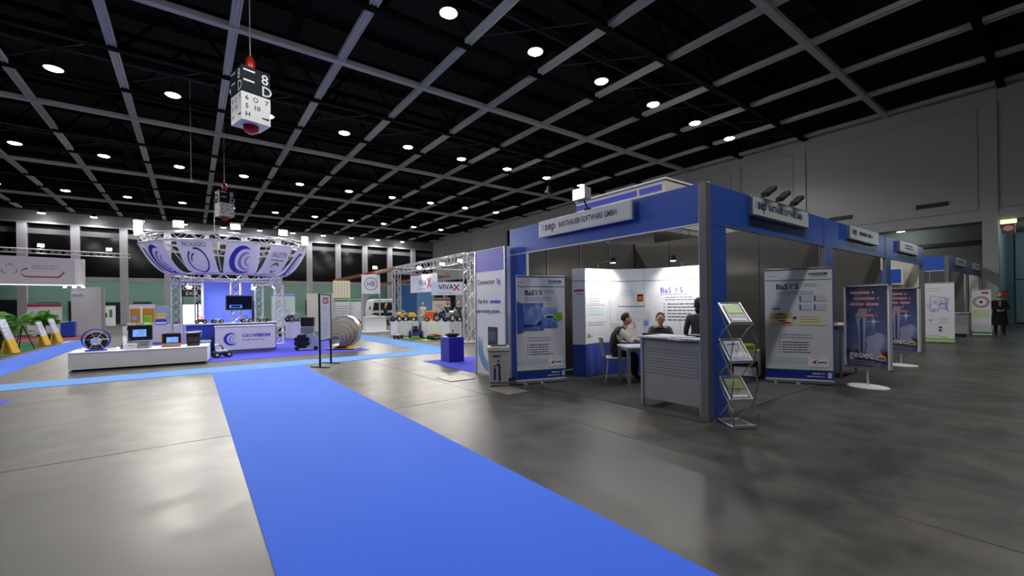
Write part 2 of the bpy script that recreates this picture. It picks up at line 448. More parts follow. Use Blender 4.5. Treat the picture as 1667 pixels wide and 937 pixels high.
for k in range(-4, 7):
    c = thing('corridor_lamp', 'small bright lamp under the far corridor soffit, %s from the left' % ORD[k + 4], 'lamp', (1.0 + 3.5 * k, 62.5, 4.62), group='corridor lamps behind the far glass front')
    MB().lathe([(.22, .0), (.26, .06), (.18, .13)], 10).build('shade', M_WHITE, c, smooth=True)
    MB().lathe([(0, -.005), (.2, -.005)], 10).build('glass', mat('corridor_lamp_glow', '#f4fff4', .3, emit=14), c)
    l = bpy.data.lights.new('corridor_light', 'POINT'); l.energy = 70; l.color = (.9, 1, .95); l.shadow_soft_size = .2
    lo = place('corridor_light', l, c, (0, 0, -.15))

# roof
M_ROOF = mat('black_roof_deck', '#050506', .9)
M_TRUSSD = mat('dark_roof_steel', '#060708', .9, spec=.1)
cl = structure(MB().box(-45, 45, -25, 75, 14.6, 14.8).build('ceiling', M_ROOF))
for k in range(18):
    MB().box(-44, XW, -20 + 4.5 * k - .08, -20 + 4.5 * k + .08, 14.2, 14.6).build('purlin', mat('dark_purlin', '#0c0d0f', .8), cl)
M_BEAM = mat('pale_ceiling_beam', '#b4b6ae', .6, var=.04, scale=12)
XB = [1.25 + 3.465 * k for k in range(-8, 9)][:-1] + [28.78]
YC = [-5.2, 6.13, 17.33, 28.56, 40.1, 51.6]
ROWS = [.3, 11.68, 22.95, 34.35, 45.9, 57.6]
for i, x in enumerate(XB):
    o = structure(MB().box(x - .12, x + .12, -20, YB, 11.04, 11.16).build('ceiling_beam', M_BEAM))
    o['label'] = 'pale grey beam of the ceiling grid running away from the camera'
    for s in (-1, 1):
        MB().box(x + s * .12 - .018, x + s * .12 + .018, -20, YB, 11.0, 11.16).build('flange', M_BEAM, o)
    MB().box(x - .03, x + .03, -20, YB, 11.02, 11.04).build('track', M_BEAM, o)
for y in YC:
    o = structure(MB().box(-40, XW, y - .12, y + .12, 10.99, 11.18).build('ceiling_cross_beam', M_BEAM))
    o['label'] = 'pale grey cross beam of the ceiling grid'
for y in ROWS:
    b = MB()
    for s in (-1, 1):
        b.box(-40, XW, y + s * 1.85 - .12, y + s * 1.85 + .12, 10.94, 11.16)
    o = structure(b.build('roof_truss', M_TRUSSD)); b = MB()
    for s in (-1, 1):
        b.box(-40, XW, y + s * 1.85 - .09, y + s * 1.85 + .09, 13.3, 13.5)
        for k in range(20):
            x = -40 + 3.465 * k
            b.tube((x, y + s * 1.85, 11.2), (x + 1.73, y + s * 1.85, 13.4), .06, 4); b.tube((x + 1.73, y + s * 1.85, 13.4), (x + 3.465, y + s * 1.85, 11.2), .06, 4)
    b.build('truss_web', M_TRUSSD, o); b = MB()
    for k in range(20):
        x = 1.25 + 3.465 * (k - 12)
        b.tube((x, y + 1.85, 11.3), (x + 3.465, y - 1.85, 11.3), .028, 4)
    b.tube((-40, y, 11.32), (XW, y, 11.32), .04, 5)
    b.build('tie_rod', mat('grey_tie_rod', '#2e3136', .6), o)
cb = MB()
for x in (-3.4, 3.3, 12.2, 19.0, 24.6): cb.box(x - .2, x + .2, -20, YB, 12.2, 12.24)
cb.build('cable_tray', M_TRUSSD, cl)

# hall lamps
RW = ['nearest', 'second', 'third', 'fourth', 'farthest']
def lamp_proto():
    t = thing('ceiling_lamp', 'x', 'lamp')
    MB().lathe([(.05, .42), (.1, .38), (.12, .26), (.28, .05), (.3, .0), (.29, .0)], 14).build('housing', M_BLACKM, t, smooth=True)
    MB().lathe([(.29, .02), (.22, -.03), (.12, -.05), (0, -.055)], 14).build('glass', M_GLOW, t, smooth=True)
    MB().tube((0, 0, .4), (0, 0, .82), .02, 5).build('hanger', M_BLACKM, t)
    l = bpy.data.lights.new('lamp_light', 'SPOT'); l.energy = LAMP_W; l.spot_size = math.radians(2 * BEAM_HALF); l.spot_blend = .35
    l.shadow_soft_size = .28; l.color = (1, .975, .945)
    place('lamp_light', l, t, (0, 0, -.1))
    l2 = bpy.data.lights.new('lamp_spill', 'POINT'); l2.energy = LAMP_W * .05; l2.shadow_soft_size = .28; l2.color = (1, .98, .95)
    place('lamp_spill', l2, t, (0, 0, -.12))
    return t
proto = lamp_proto(); first = True
for r, y in enumerate(ROWS[1:]):
    lo = (2, -1, -2, -3, -3)[r]; xs = [2.95 + 3.49 * k for k in range(-4, 7)]
    vis = [x for i, x in enumerate(xs) if i - 4 >= (1, -2, -3, -4, -4)[r]]
    for x in xs:
        if x not in vis and r > 2: continue
        t = proto if first else copy_tree(proto); first = False
        t.location = (x, y, 10.5)
        if x in vis:
            t['label'] = 'round glowing ceiling lamp, %s from the left in the %s lamp row' % (ORD[vis.index(x)], RW[r]); t['group'] = 'ceiling lamps'
        else:
            t['label'] = 'ceiling lamp of the lamp grid beyond the left edge'; t['group'] = 'ceiling lamps out of view'
for x in (2.95, 6.44, 9.93, 13.42, 16.91):
    t = copy_tree(proto); t.location = (x, ROWS[0], 10.5)
    t['label'] = 'ceiling lamp of the lamp grid above the camera'; t['group'] = 'ceiling lamps above the camera'

# carpets
def carpet(name, m, x0, x1, y0, y1, label, z=.006):
    return tag(MB().box(x0, x1, y0, y1, .0005, z).build(name, m), label, 'carpet')
carpet('aisle_carpet', M_CARPET, .36, 2.29, -8, 12.15, 'wide blue aisle carpet running from the foreground to the cross strip')
carpet('aisle_carpet', M_CARPET_LIT, -20, 7.25, 12.15, 13.22, 'blue carpet strip, lightened in colour for sheen, crossing in front of the white plinth')
carpet('aisle_carpet', M_CARPET_LIT, 6.15, 7.25, 13.22, 34, 'blue carpet strip, lightened in colour for sheen, leading past the machine stand')
carpet('aisle_carpet', M_CARPET, -4.62, -3.55, 13.22, 30, 'blue carpet strip beside the yellow and white slanted panels')
carpet('stand_carpet', M_PURPLE, -2.4, 4.87, 14.66, 24, 'violet blue carpet under the round truss stand')
carpet('stand_carpet', M_PURPLE, 4.97, 9, 7.1, 10.66, 'violet blue carpet under the dark blue cube')
carpet('stand_carpet', M_PURPLE, -9, -2.46, 7, 10.9, 'violet blue carpet corner at the left picture edge')
carpet('booth_carpet', M_DCARPET, 5.06, 17.2, 2.84, 6.98, 'charcoal carpet inside the long blue fascia booth')
carpet('booth_carpet', M_DCARPET, 21.0, 29.1, 2.84, 6.9, 'charcoal carpet inside the far blue fascia booth')
# ------------------------------------------------------------------ modular blue booths
FY = 2.85
def booth(x0, nmod, label, walls, step=4.02):
    t = thing('exhibition_booth', label, 'booth', (x0, FY, 0))
    x1 = nmod * step
    def P(name, m, *b, **k): return MB().box(*b).build(name, m, t, **k)
    # side fascia and end post panel (plane x = 0)
    P('fascia_panel', M_BLUE, -.02, .02, .06, 4.18, 2.5, 3.0)
    P('white_trim', M_WHITE, -.022, .03, .06, 4.18, 2.482, 2.5)
    P('post_panel', M_BLUE, -.02, .02, 3.66, 4.16, 0, 2.48)
    P('corner_post', M_GREYPOST, -.05, .05, -.05, .06, 0, 3.0, bevel=.006)
    for k in range(nmod):
        a = k * step
        P('fascia_panel', M_BLUE, a + .06, a + step - .012, -.02, .02, 2.5, 3.0)
        P('white_trim', M_GREYPOST, a + .06, a + step, -.022, .03, 2.488, 2.5)
        P('post_panel', M_BLUE, a + .06, a + .48, -.02, .02, 0, 2.488)
        P('fascia_joint', M_GREYPOST, a + step - .014, a + step + .014, -.024, .02, 2.5, 3.0)
        if k: P('post', M_GREYPOST, a + .0, a + .06, -.03, .03, 0, 2.49)
    P('post', M_GREYPOST, x1 - .04, x1 + .04, -.04, .04, 0, 2.49)
    # back wall and partitions in panels of about a metre
    for k in range(nmod):
        a = k * step; mw = walls[k]
        for j in range(4):
            P('wall_panel', mw, a + j * step / 4 + .012, a + (j + 1) * step / 4 - .012, 4.12, 4.16, .02, 2.97)
        for j in range(4):
            P('wall_panel', mw, a + step - .02, a + step + .02, .06 + j * 1.015 + .01, .06 + (j + 1) * 1.015 - .01, .02, 2.97)
        for j in range(5):
            P('wall_post', M_GREYPOST, a + j * step / 4 - .02, a + j * step / 4 + .02, 4.1, 4.18, 0, 3.0)
    P('white_post', M_WHITE, .36, .42, 4.04, 4.1, 0, 2.9)
    return t
bA = booth(5.18, 3, 'long blue fascia booth with charcoal walls and company signs', (M_DWALL, M_DWALL, M_CREAM))
bB = booth(21.06, 2, 'far blue fascia booth near the door, partly behind a white banner', (M_DWALL, M_CREAM))

def sign(loc, rotz, w, h, label, big=None, small=None):
    t = thing('company_sign', label, 'sign', loc, rotz, 'company signs on blue fascias')
    MB().box(0, w, -.05, 0, 0, h).build('sign_frame', M_ALU, t, bevel=.004)
    MB().box(.03, w - .03, -.054, -.05, .02, h - .02).build('sign_face', mat('pale_sign_face', '#ccd2d6', .4), t)
    if big:
        wave(t, .1, .14, h * .42, .012, .03, M_LBLUE, 8, 1, -.056, 'small_mark'); wave(t, .1, .14, h * .62, .012, .03, M_LBLUE, 8, 1, -.056, 'small_mark')
        text(big, .2, M_NAVY, t, .17, h * .38, -.056, bold=.006)
    if small:
        text(small, .125, M_NAVY, t, .53, h * .4, -.056, bold=.003, sx=(w - .62) / (len(small) * .0885))
    return t
sign((5.12, 5.93, 2.7), -PI / 2, 2.06, .29, 'sep Barthauer Software sign on the shaded left side of the fascia', 'sep', 'BARTHAUER SOFTWARE GMBH')
sign((6.3, FY - .02, 2.71), 0, 2.07, .29, 'sep Barthauer Software sign under three black spotlights', 'sep', 'BARTHAUER SOFTWARE GMBH')
s2 = sign((10.47, FY - .02, 2.72), 0, 2.0, .29, 'white company sign on the middle section of the long fascia', 'sep'); lines(s2, .6, .12, 1.2, 1, .1, .07, M_TEXTD, -.056, 8)
s3 = sign((14.34, FY - .02, 2.71), 0, 1.98, .28, 'white company sign on the last section of the long fascia')
lines(s3, .5, .18, .9, 2, .07, .03, M_TEXTD, -.056, 5)
s4 = sign((22.4, FY - .02, 2.71), 0, 1.98, .28, 'left one of two signs on the far booth fascia'); lines(s4, .35, .13, 1.2, 1, .07, .08, M_TEXTD, -.056, 6)
s5 = sign((26.4, FY - .02, 2.71), 0, 1.98, .28, 'right one of two signs on the far booth fascia'); lines(s5, .5, .13, 1.0, 1, .07, .08, M_TEXTD, -.056, 9)

def fascia_spot(x, lab):
    t = thing('arm_spotlight', lab, 'spotlight', (x, FY + .05, 3.0), 0, 'spotlights on the front fascia')
    MB().box(-.05, .05, -.03, .03, 0, .03).build('clamp', M_BLACKM, t)
    MB().path([(0, 0, .02), (0, -.02, .08), (.0, -.1, .1)], .013, 6).build('arm', M_BLACKM, t)
    MB().obox((-.04, -.14, .11), (.34, .1, .07), Matrix.Rotation(-.45, 3, 'Y')).build('head', M_BLACK, t, bevel=.01)
    MB().obox((-.09, -.14, .045), (.16, .07, .008), Matrix.Rotation(-.45, 3, 'Y')).build('lens', M_WHITE, t)
for i, x in enumerate((6.85, 7.35, 7.87)):
    fascia_spot(x, 'black arm spotlight on the front fascia, %s of three from the corner' % ORD[i])
# bright floodlight clamped on the side fascia
t = thing('floodlight', 'very bright floodlight above the left company sign', 'floodlight', (5.14, 4.8, 3.0))
MB().box(-.04, .04, -.04, .04, 0, .04).build('clamp', M_BLACKM, t)
MB().tube((0, 0, .04), (-.1, 0, .2), .014).build('arm', M_BLACKM, t)
MB().box(-.2, -.06, -.14, .14, .15, .33).build('housing', M_GREY, t, bevel=.01)
MB().box(-.206, -.2, -.12, .12, .165, .315).build('glass', M_FLOOD, t)
l = bpy.data.lights.new('flood_light', 'SPOT'); l.energy = 120; l.spot_size = 2.2; l.spot_blend = .6; l.shadow_soft_size = .1; l.color = (.95, .98, 1)
lo = place('flood_light', l, t, (-.24, 0, .22)); lo.rotation_euler = (0, PI / 2 - .5, 0)

# white box header with blue bands behind the booth
t = thing('header_frame', 'white suspended header box with blue bands behind the long booth', 'header', (11.1, 7.3, .15))
MB().box(0, .12, 0, 3.6, 3.6, 4.95).build('header_panel', M_CREAM, t)
MB().box(.12, 4, 0, .12, 3.6, 4.95).build('header_panel', M_CREAM, t)
MB().box(-.05, .14, -.05, 3.6, 4.95, 5.0).build('edge_trim', M_WHITE, t); MB().box(.14, 4, -.05, .14, 4.95, 5.0).build('edge_trim', M_WHITE, t)
for z in (4.66, 3.98, 3.7):
    for y0, y1 in ((.12, .9), (1.0, 3.6)): MB().box(-.012, 0, y0, y1, z, z + .17).build('blue_band', mat('violet_band', '#3a4cc4', .5), t)
MB().box(.3, 3.8, .6, 3.4, -.15, 3.6).build('core_wall', M_DWALL, t)

# neighbour panel with the wireless pipe testing advert
t = thing('advert_wall', 'tall white advert panel with violet top beside the litter bin', 'panel', (4.97, 7.97, 0), -PI / 2)
MB().box(0, 1.12, 0, .12, .03, 2.66).build('panel_body', M_PANELW, t)
MB().box(-.01, 1.13, -.012, .13, 0, .04).build('base_rail', M_ALU, t)
for x in (0, 1.1): MB().box(x - .012, x + .022, -.012, .04, 0, 2.66).build('edge_profile', M_ALU, t)
rect(t, 0.02, 1.1, 2.2, 2.65, mat('violet_print', '#5555c8', .5), name='violet_header')
text('Connector', .15, M_NAVY, t, .08, 1.93, bold=.002); text('3g.', .15, M_BLUEP, t, .8, 1.93, bold=.003); text('The first', .12, M_NAVY, t, .08, 1.53, bold=.002); text('wireless', .12, M_BLUEP, t, .56, 1.53, bold=.004); text('pipe testing system.', .12, M_NAVY, t, .05, 1.33, bold=.002, sx=.93)
rect(t, .48, .82, .62, 1.04, M_BLACK, -.006, 'handset_picture')
rect(t, .52, .78, .75, .95, mat('handset_screen', '#3d4a66', .4), -.008, 'handset_screen')
for i, R in enumerate((.52, .45, .38)):
    crescent(t, .6, .6, R, M_LBLUE, -.005, 150, 300, .14, 'blue_swoosh')

# litter bin
t = thing('litter_bin', 'white plastic litter bin with blue pictogram beside the banner', 'bin', (4.62, 6.62, 0), math.radians(-35))
def tap(b, z0, z1, w0, d0, w1, d1):
    n = len(b.v); b.v += [(-w0, -d0, z0), (w0, -d0, z0), (w0, d0, z0), (-w0, d0, z0), (-w1, -d1, z1), (w1, -d1, z1), (w1, d1, z1), (-w1, d1, z1)]
    b.f += [tuple(n + i for i in q) for q in ((0, 3, 2, 1), (4, 5, 6, 7), (0, 1, 5, 4), (1, 2, 6, 5), (2, 3, 7, 6), (3, 0, 4, 7))]; return b
M_BIN = mat('cream_white_plastic', '#d9d7ca', .45)
tap(MB(), 0, .64, .17, .15, .2, .17).build('bin_body', M_BIN, t, bevel=.015)
tap(MB(), .64, .72, .215, .185, .205, .175).build('rim', M_BIN, t, bevel=.012)
tap(MB(), .715, .735, .15, .12, .14, .11).build('opening', M_BLACKM, t)
text('AMIAT', .06, M_DBLUE, t, -.12, .53, -.172, bold=.002)
MB().prism([(-.09, .12), (-.05, .12), (-.05, .33), (-.09, .33)], -.172, -.169).lathe([(0, 0), (.018, 0)], 10, (-.07, -.17, .365), Matrix.Rotation(PI / 2, 4, 'X')).build('pictogram', M_DBLUE, t)
MB().prism([(.0, .1), (.04, .1), (.03, .4), (-.03, .42), (-.04, .38), (.0, .36)], -.174, -.171).lathe([(0, 0), (.02, 0)], 10, (.0, -.172, .46), Matrix.Rotation(PI / 2, 4, 'X')).build('pictogram', M_DBLUE, t)
rect(t, -.175, .175, .05, .065, M_DBLUE, -.157, 'blue_line')

# ------------------------------------------------------------------ roll-up banners
def rollup(loc, rotz, wd, h, label, name='rollup_banner'):
    t = thing(name, label, 'banner', loc, rotz, 'roll-up banners')
    MB().box(-.01, wd + .01, -.06, .08, 0.015, .075).build('base_cassette', M_ALU, t, bevel=.01)
    MB().box(wd * .45, wd * .5, -.22, .25, 0, .018).build('foot', M_ALU, t)
    MB().box(wd * .12, wd * .16, -.2, .22, 0, .016).build('foot', M_ALU, t)
    MB().tube((wd / 2, .04, .06), (wd / 2, .04, h), .012).build('pole', M_ALU, t)
    MB().box(0, wd, -.004, .004, .07, h - .02).build('sheet', M_PANELW, t)
    MB().box(0, wd, -.012, .012, h - .03, h).build('top_rail', M_ALU, t, bevel=.004)
    return t
def basys_common(t, w, h):
    y = -.007
    rect(t, w * .01, w * .99, h * .895, h * .9, M_GREEN, y, 'green_stripe'); rect(t, 0, w, .09, .245, M_DBLUE, y, 'blue_footer'); rect(t, 0, w, .245, .258, M_GREEN, y, 'green_stripe')
    rect(t, w * .05, w * .065, h * .93, h * .94, M_ORANGE, y, 'small_logo'); lines(t, w * .08, h * .933, w * .1, 1, .02, .01, M_TEXT, y, 3)
    rect(t, w * .66, w * .93, h * .937, h * .955, M_TEXTD, y, 'barthauer_logo_bar'); wave(t, w * .7, w * .93, h * .922, .012, .012, M_CRES2, 24, 3, y, 'wave_mark')
    text('BARTHAUER', .032, M_WHITE, t, w * .67, h * .9395, y - .003, sx=w * .25 / (9 * .0235))
    trow([('BaS', M_NAVY), ('Y', M_GREEN), ('S', M_NAVY)], .13, t, w * .17, h * .82, y, .003, gap=.08)
    lines(t, w * .58, h * .858, w * .25, 2, .035, .012, M_TEXT, y, 4); lines(t, w * .18, h * .79, w * .58, 2, .04, .012, M_TEXT, y, 6)
    lines(t, w * .22, h * .42, w * .6, 2, .05, .013, M_TEXT, y, 7); lines(t, w * .26, h * .355, w * .52, 5, .045, .013, M_TEXTD, y, 8, True)
    rect(t, w * .64, w * .94, h * .15, h * .24, mat('white_label', '#f0f0f4', .5), y, 'white_label')
    MB().quad((w * .7, y - .005, h * .19), (w * .78, y - .005, h * .215), (w * .745, y - .005, h * .192), (w * .76, y - .005, h * .17)).build('arrow_logo', M_RED, t)
    MB().quad((w * .69, y - .006, h * .189), (w * .76, y - .006, h * .2), (w * .745, y - .006, h * .189), (w * .735, y - .006, h * .182)).build('arrow_logo', M_DBLUE, t)
    lines(t, w * .78, h * .185, w * .13, 1, .03, .02, M_TEXTD, y - .003, 2); lines(t, w * .7, h * .228, w * .18, 1, .03, .008, M_TEXT, y - .003, 3)
    lines(t, w * .7, .185, w * .2, 1, .03, .02, M_PANELW, y - .003, 5); lines(t, w * .62, .135, w * .28, 1, .03, .014, M_PANELW, y - .003, 6)
    rect(t, w * .92, w * .98, .12, .22, mat('pale_label', '#c8cdec', .5), y - .003, 'pale_label')
    wave(t, 0, w, h * .17, .03, .09, mat('pale_swash', '#c2d4ea', .5), 30, .6, y + .001, 'pale_swash')
a = math.radians(-18.8); w_, h_ = .99, 2.04
t = rollup((4.85, 6.35, 0), a, w_, h_, 'white roll-up banner with blue pipe pictures at the left booth side'); basys_common(t, w_, h_)
M_PH = poster_material('blue_pipe_print', [(0, '#2a4aa8'), (.5, '#6f8fd8'), (1, '#4a62c0')], .6, 6, '#b8ccf0', .95, 1.6)
rect(t, .02, .54, 1.0, 1.52, M_PH, -.008, 'pipe_picture')
MB().prism([(.0, .95), (.13, .97), (.16, 1.1), (.12, 1.5), (.0, 1.56)], -.011, -.009).build('pipe_picture', mat('blue_engineering_print', '#3f62b8', .5, var=.4, scale=20), t)
rect(t, .5, .83, 1.05, 1.44, poster_material('blue_lid_print', [(0, '#4a6fd0'), (.5, '#5f86da'), (1, '#a9c8ee')], .5, 9, '#dce8fa', 1.05, 1.44), -.011, 'manhole_picture')
MB().lathe([(0, 0), (1, 0)], 18, (.66, -.014, 1.26), Matrix.Rotation(PI / 2, 4, 'X') @ Matrix.Diagonal((.12, .05, 1, 1))).build('manhole_ring', mat('pale_ring', '#cdd9f2', .5), t)
MB().lathe([(0, 0), (1, 0)], 18, (.66, -.016, 1.25), Matrix.Rotation(PI / 2, 4, 'X') @ Matrix.Diagonal((.085, .028, 1, 1))).build('manhole_opening', M_NAVY, t)
crescent(t, .3, 1.36, .06, M_PANELW, -.012, 60, 300, .2); crescent(t, .34, 1.36, .04, M_PANELW, -.012, 60, 300, .2)
MB().prism([(.14, 1.06), (.5, 1.1), (.5, 1.2), (.38, 1.1), (.14, 1.12)], -.0125, -.0115).build('dark_pipe', M_NAVY, t)
rect(t, .78, .93, 1.19, 1.33, M_LIME, -.014, 'green_square')
a = math.radians(-61); w_, h_ = 1.03, 2.09
t = rollup((8.54, 3.56, 0), a, w_, h_, 'white roll-up banner with yellow diagram in the front booth opening'); basys_common(t, w_, h_)
M_YB = mat('yellow_box_print', '#e0b93c', .5)
for (x0, x1, z0, z1, m) in ((.1, .42, 1.1, 1.17, M_PANELW), (.1, .42, 1.28, 1.42, M_PANELW)): rect(t, x0, x1, z0, z1, m, -.009)
rect(t, .09, .43, 1.05, 1.26, M_YB, -.008, 'yellow_box'); rect(t, .12, .24, 1.34, 1.37, M_GREEN, -.011, 'green_bar'); rect(t, .27, .4, 1.09, 1.115, M_RED, -.011, 'red_bar')
MB().prism([(.13, 1.24), (.25, 1.275), (.37, 1.24), (.25, 1.245)], -.012, -.01).prism([(.13, 1.15), (.25, 1.118), (.37, 1.15), (.25, 1.145)], -.012, -.01).build('blue_arrows', M_BLUEP, t)
text('BaSYS', .07, M_NAVY, t, .16, 1.17, -.012); rect(t, .44, .49, 1.17, 1.21, M_BLUEP, -.009, 'blue_link')
for x in (.54, .76):
    for z in (1.33, 1.49): rect(t, x, x + .18, z, z + .1, mat('table_print', '#c6cbdc', .5), -.008, 'table_print'); rect(t, x, x + .02, z, z + .1, M_BLUEP, -.01, 'table_edge')
rect(t, .5, .94, 1.06, 1.22, mat('pale_yellow_print', '#e6dfb8', .5), -.008, 'pale_yellow_panel'); lines(t, .54, 1.2, .36, 3, .045, .012, M_TEXT, -.01, 12)
# far banners
t = rollup((20.3, 3.35, 0), -PI / 2 + .06, .76, 2.06, 'white roll-up banner with violet network and lime foot before the far booth')
rect(t, 0, .76, .09, .17, M_LIME, -.007, 'lime_footer'); wave(t, 0, .6, .2, .03, .02, M_CRES2, 20, .6, -.007)
lines(t, .08, 1.85, .5, 2, .09, .015, M_LIME, -.007, 3)
rnd = random.Random(4); b = MB(); pts = [(rnd.uniform(.05, .7), rnd.uniform(1.0, 1.65)) for _ in range(16)]
for i, (x, z) in enumerate(pts):
    x2, z2 = pts[(i + 1) % 16]; d = Vector((x2 - x, z2 - z)).normalized() * .009; b.quad((x + d.y, -.007, z - d.x), (x2 + d.y, -.007, z2 - d.x), (x2 - d.y, -.007, z2 + d.x), (x - d.y, -.007, z + d.x))
b.build('network_print', M_CRES2, t); rect(t, .4, .6, 1.3, 1.36, M_TEXT, -.009); lines(t, .4, .85, .28, 4, .06, .014, M_TEXT, -.007, 9)
rect(t, .38, .46, .5, .56, M_CRES1, -.009, 'blue_mark'); rect(t, .38, .46, .4, .46, M_CRES1, -.009, 'blue_mark'); rect(t, .15, .22, .75, .8, M_CRES2, -.009, 'blue_mark')
t = rollup((25.2, 2.72, 0), -PI / 2 + .1, .52, 1.85, 'narrow colourful roll-up banner with round eye motif by the wall')
rect(t, 0, .5, .09, .16, M_GREEN, -.007, 'green_footer'); rect(t, .02, .48, .75, 1.05, mat('pale_lime_print', '#c8d49a', .5), -.007); rect(t, .02, .48, .3, .45, M_PANELW, -.007)
for R, m in ((.24, M_LBLUE), (.2, mat('orange_print', '#d8824a', .5)), (.15, M_PANELW), (.05, M_BLACK)):
    MB().lathe([(0, 0), (R, 0)], 20, (.25, -.008 - .25 * (.26 - R) / 10, 1.35), Matrix.Rotation(PI / 2, 4, 'X')).build('eye_motif', m, t)
rect(t, .26, .46, 1.68, 1.75, M_RED, -.007, 'red_mark')

# geyser posters on round feet
M_GEY = poster_material('geyser_print', [(0, '#56557a'), (.13, '#2d2d3e'), (.2, '#1f202c'), (.26, '#626c9a'), (.45, '#4e5a90'), (.75, '#3c4470'), (1, '#2a2e4c')], .6, 3.2, '#9096b8', .3, 1.74)
def geoec(loc, rotz, label):
    t = thing('poster_stand', label, 'poster', loc, rotz, 'geyser poster stands')
    MB().lathe([(0, .03), (.12, .028), (.3, .012), (.31, 0), (0, 0)][::-1], 24, (0, .02, 0), Matrix.Diagonal((1., .8, 1, 1))).build('round_foot', M_WHITE, t, smooth=True)
    MB().tube((0, .02, .02), (0, .02, .34), .018, 8).build('pole', M_STEEL, t)
    MB().box(-.37, .37, -.02, .05, .3, .33).build('bottom_rail', M_ALU, t); MB().box(-.37, .37, -.02, .05, 1.73, 1.76).build('top_rail', M_ALU, t)
    for s in (-1, 1): MB().box(s * .36 - .015, s * .36 + .015, -.018, .048, .33, 1.73).build('side_rail', M_WHITE, t)
    MB().box(-.345, .345, .0, .03, .33, 1.73).build('poster_print', M_GEY, t)
    M_ST = mat('steam_print', '#8f95b8', .5, var=.2, scale=7); M_SD = mat('dark_steam_print', '#3b4270', .5)
    def blob(pl, m, y): MB().prism(pl, y - .001, y).build('steam_print', m, t)
    blob([(-.13, .5), (-.04, .5), (-.02, .8), (.0, 1.2), (.02, 1.33), (-.12, 1.35), (-.17, 1.2), (-.13, .9)], M_ST, -.001)
    blob([(-.1, .52), (-.06, .52), (-.055, .9), (-.06, 1.2), (-.1, 1.15), (-.1, .8)], M_SD, -.003)
    for cx, cz, R in ((.08, .62, .1), (.14, .76, .13), (.2, .84, .1), (.08, .8, .09), (.16, .56, .09)):
        MB().lathe([(0, 0), (R, 0)], 14, (cx, -.001 - R * .01, cz), Matrix.Rotation(PI / 2, 4, 'X')).build('steam_print', M_ST, t)
    st = []
    for k in range(16):
        R = .13 if k % 4 == 0 else (.05 if k % 2 == 0 else .02); st.append((.12 + R * math.cos(k * PI / 8), 1.13 + R * math.sin(k * PI / 8)))
    MB().prism(st, -.004, -.003).build('sun_star', mat('pale_star', '#ccd6f2', .5), t)
    M_OT = mat('pink_print', '#b98796', .5); M_OT2 = mat('orange_red_print', '#bd8078', .5)
    for i, (x0, x1, z, m) in enumerate(((-.26, .2, 1.6, M_OT), (-.2, .16, 1.5, M_OT2), (-.28, .27, 1.4, M_OT), (-.12, .1, 1.3, M_OT2), (-.18, .17, 1.21, M_OT2))):
        lines(t, x0, z, (x1 - x0) * 1.15, 1, .1, .045, m, -.006, i + 1)
    text('geoec', .18, M_PANELW, t, -.29, .49, -.007, bold=.003, sx=.95)
    hc = [(.24 + .075 * math.cos(PI * k / 8), .5 + .075 * math.sin(PI * k / 8)) for k in range(9)]
    MB().prism(hc, -.008, -.006).build('sun_logo', M_YELLOW, t); MB().prism([(.19, .47), (.31, .47), (.315, .5), (.17, .5)], -.008, -.006).build('sea_logo', M_LBLUE, t)
    rect(t, .19, .29, .5, .525, M_RED, -.008, 'sun_logo'); lines(t, -.25, .43, .5, 2, .04, .015, M_TEXT, -.006, 4)
geoec((9.33, 2.26, 0), math.radians(-112), 'nearer geyser poster on a white round foot')
geoec((12.94, 2.52, 0), math.radians(-112), 'farther geyser poster half behind the nearer one')

# ------------------------------------------------------------------ curved display wall
CP = [(6.41, 6.08), (6.85, 6.1), (7.22, 5.99), (7.63, 5.6), (7.88, 5.12), (7.97, 4.6), (7.94, 4.2)]
def cr(p0, p1, p2, p3, t):
    return tuple(.5 * (2 * b + (c - a) * t + (2 * a - 5 * b + 4 * c - d) * t * t + (3 * b - a - 3 * c + d) * t ** 3) for a, b, c, d in zip(p0, p1, p2, p3))
CV = []
for i in range(len(CP) - 1):
    a = CP[max(i - 1, 0)]; d = CP[min(i + 2, len(CP) - 1)]
    for k in range(8): CV.append(cr(a, CP[i], CP[i + 1], d, k / 8))
CV.append(CP[-1]); SL = [0]
for i in range(1, len(CV)): SL.append(SL[-1] + math.dist(CV[i], CV[i - 1]))
STOT = SL[-1]
def cpos(s, z, off=0.):
    s = min(max(s, 0), STOT - 1e-4); i = max(k for k in range(len(SL) - 1) if SL[k] <= s)
    u = (s - SL[i]) / (SL[i + 1] - SL[i]); x = CV[i][0] + (CV[i + 1][0] - CV[i][0]) * u; y = CV[i][1] + (CV[i + 1][1] - CV[i][1]) * u
    a, c = CV[max(i - 1, 0)], CV[min(i + 2, len(CV) - 1)]; tx, ty = c[0] - a[0], c[1] - a[1]; L = math.hypot(tx, ty)
    return (x + ty / L * off, y - tx / L * off, z)
pw = thing('curved_display_wall', 'curved white pop-up display wall with blue cloth base inside the booth', 'display wall')
def cstrip(s0, s1, z0, z1, off, m, name, th=0., n=None):
    n = n or max(2, int((s1 - s0) / .07)); b = MB(); ss = [s0 + (s1 - s0) * k / n for k in range(n + 1)]
    b.band([cpos(s, z0, off) for s in ss], [cpos(s, z1, off) for s in ss])
    if th: b.band([cpos(s, z1, off - th) for s in ss], [cpos(s, z0, off - th) for s in ss]); b.band([cpos(s, z1, off) for s in ss], [cpos(s, z1, off - th) for s in ss])
    return b.build(name, m, pw, smooth=True)
for k in range(4): cstrip(STOT * k / 4 + (.004 if k else 0), STOT * (k + 1) / 4, .66, 2.22, 0, M_PANELW, 'graphic_panel', .06)
b = MB(); ss = [STOT * k / 120 for k in range(121)]; rnd = random.Random(2); ph = [rnd.uniform(0, 6) for _ in range(4)]
fo = [.012 * (math.sin(9 * s + ph[0]) + math.sin(23 * s + ph[1])) for s in ss]
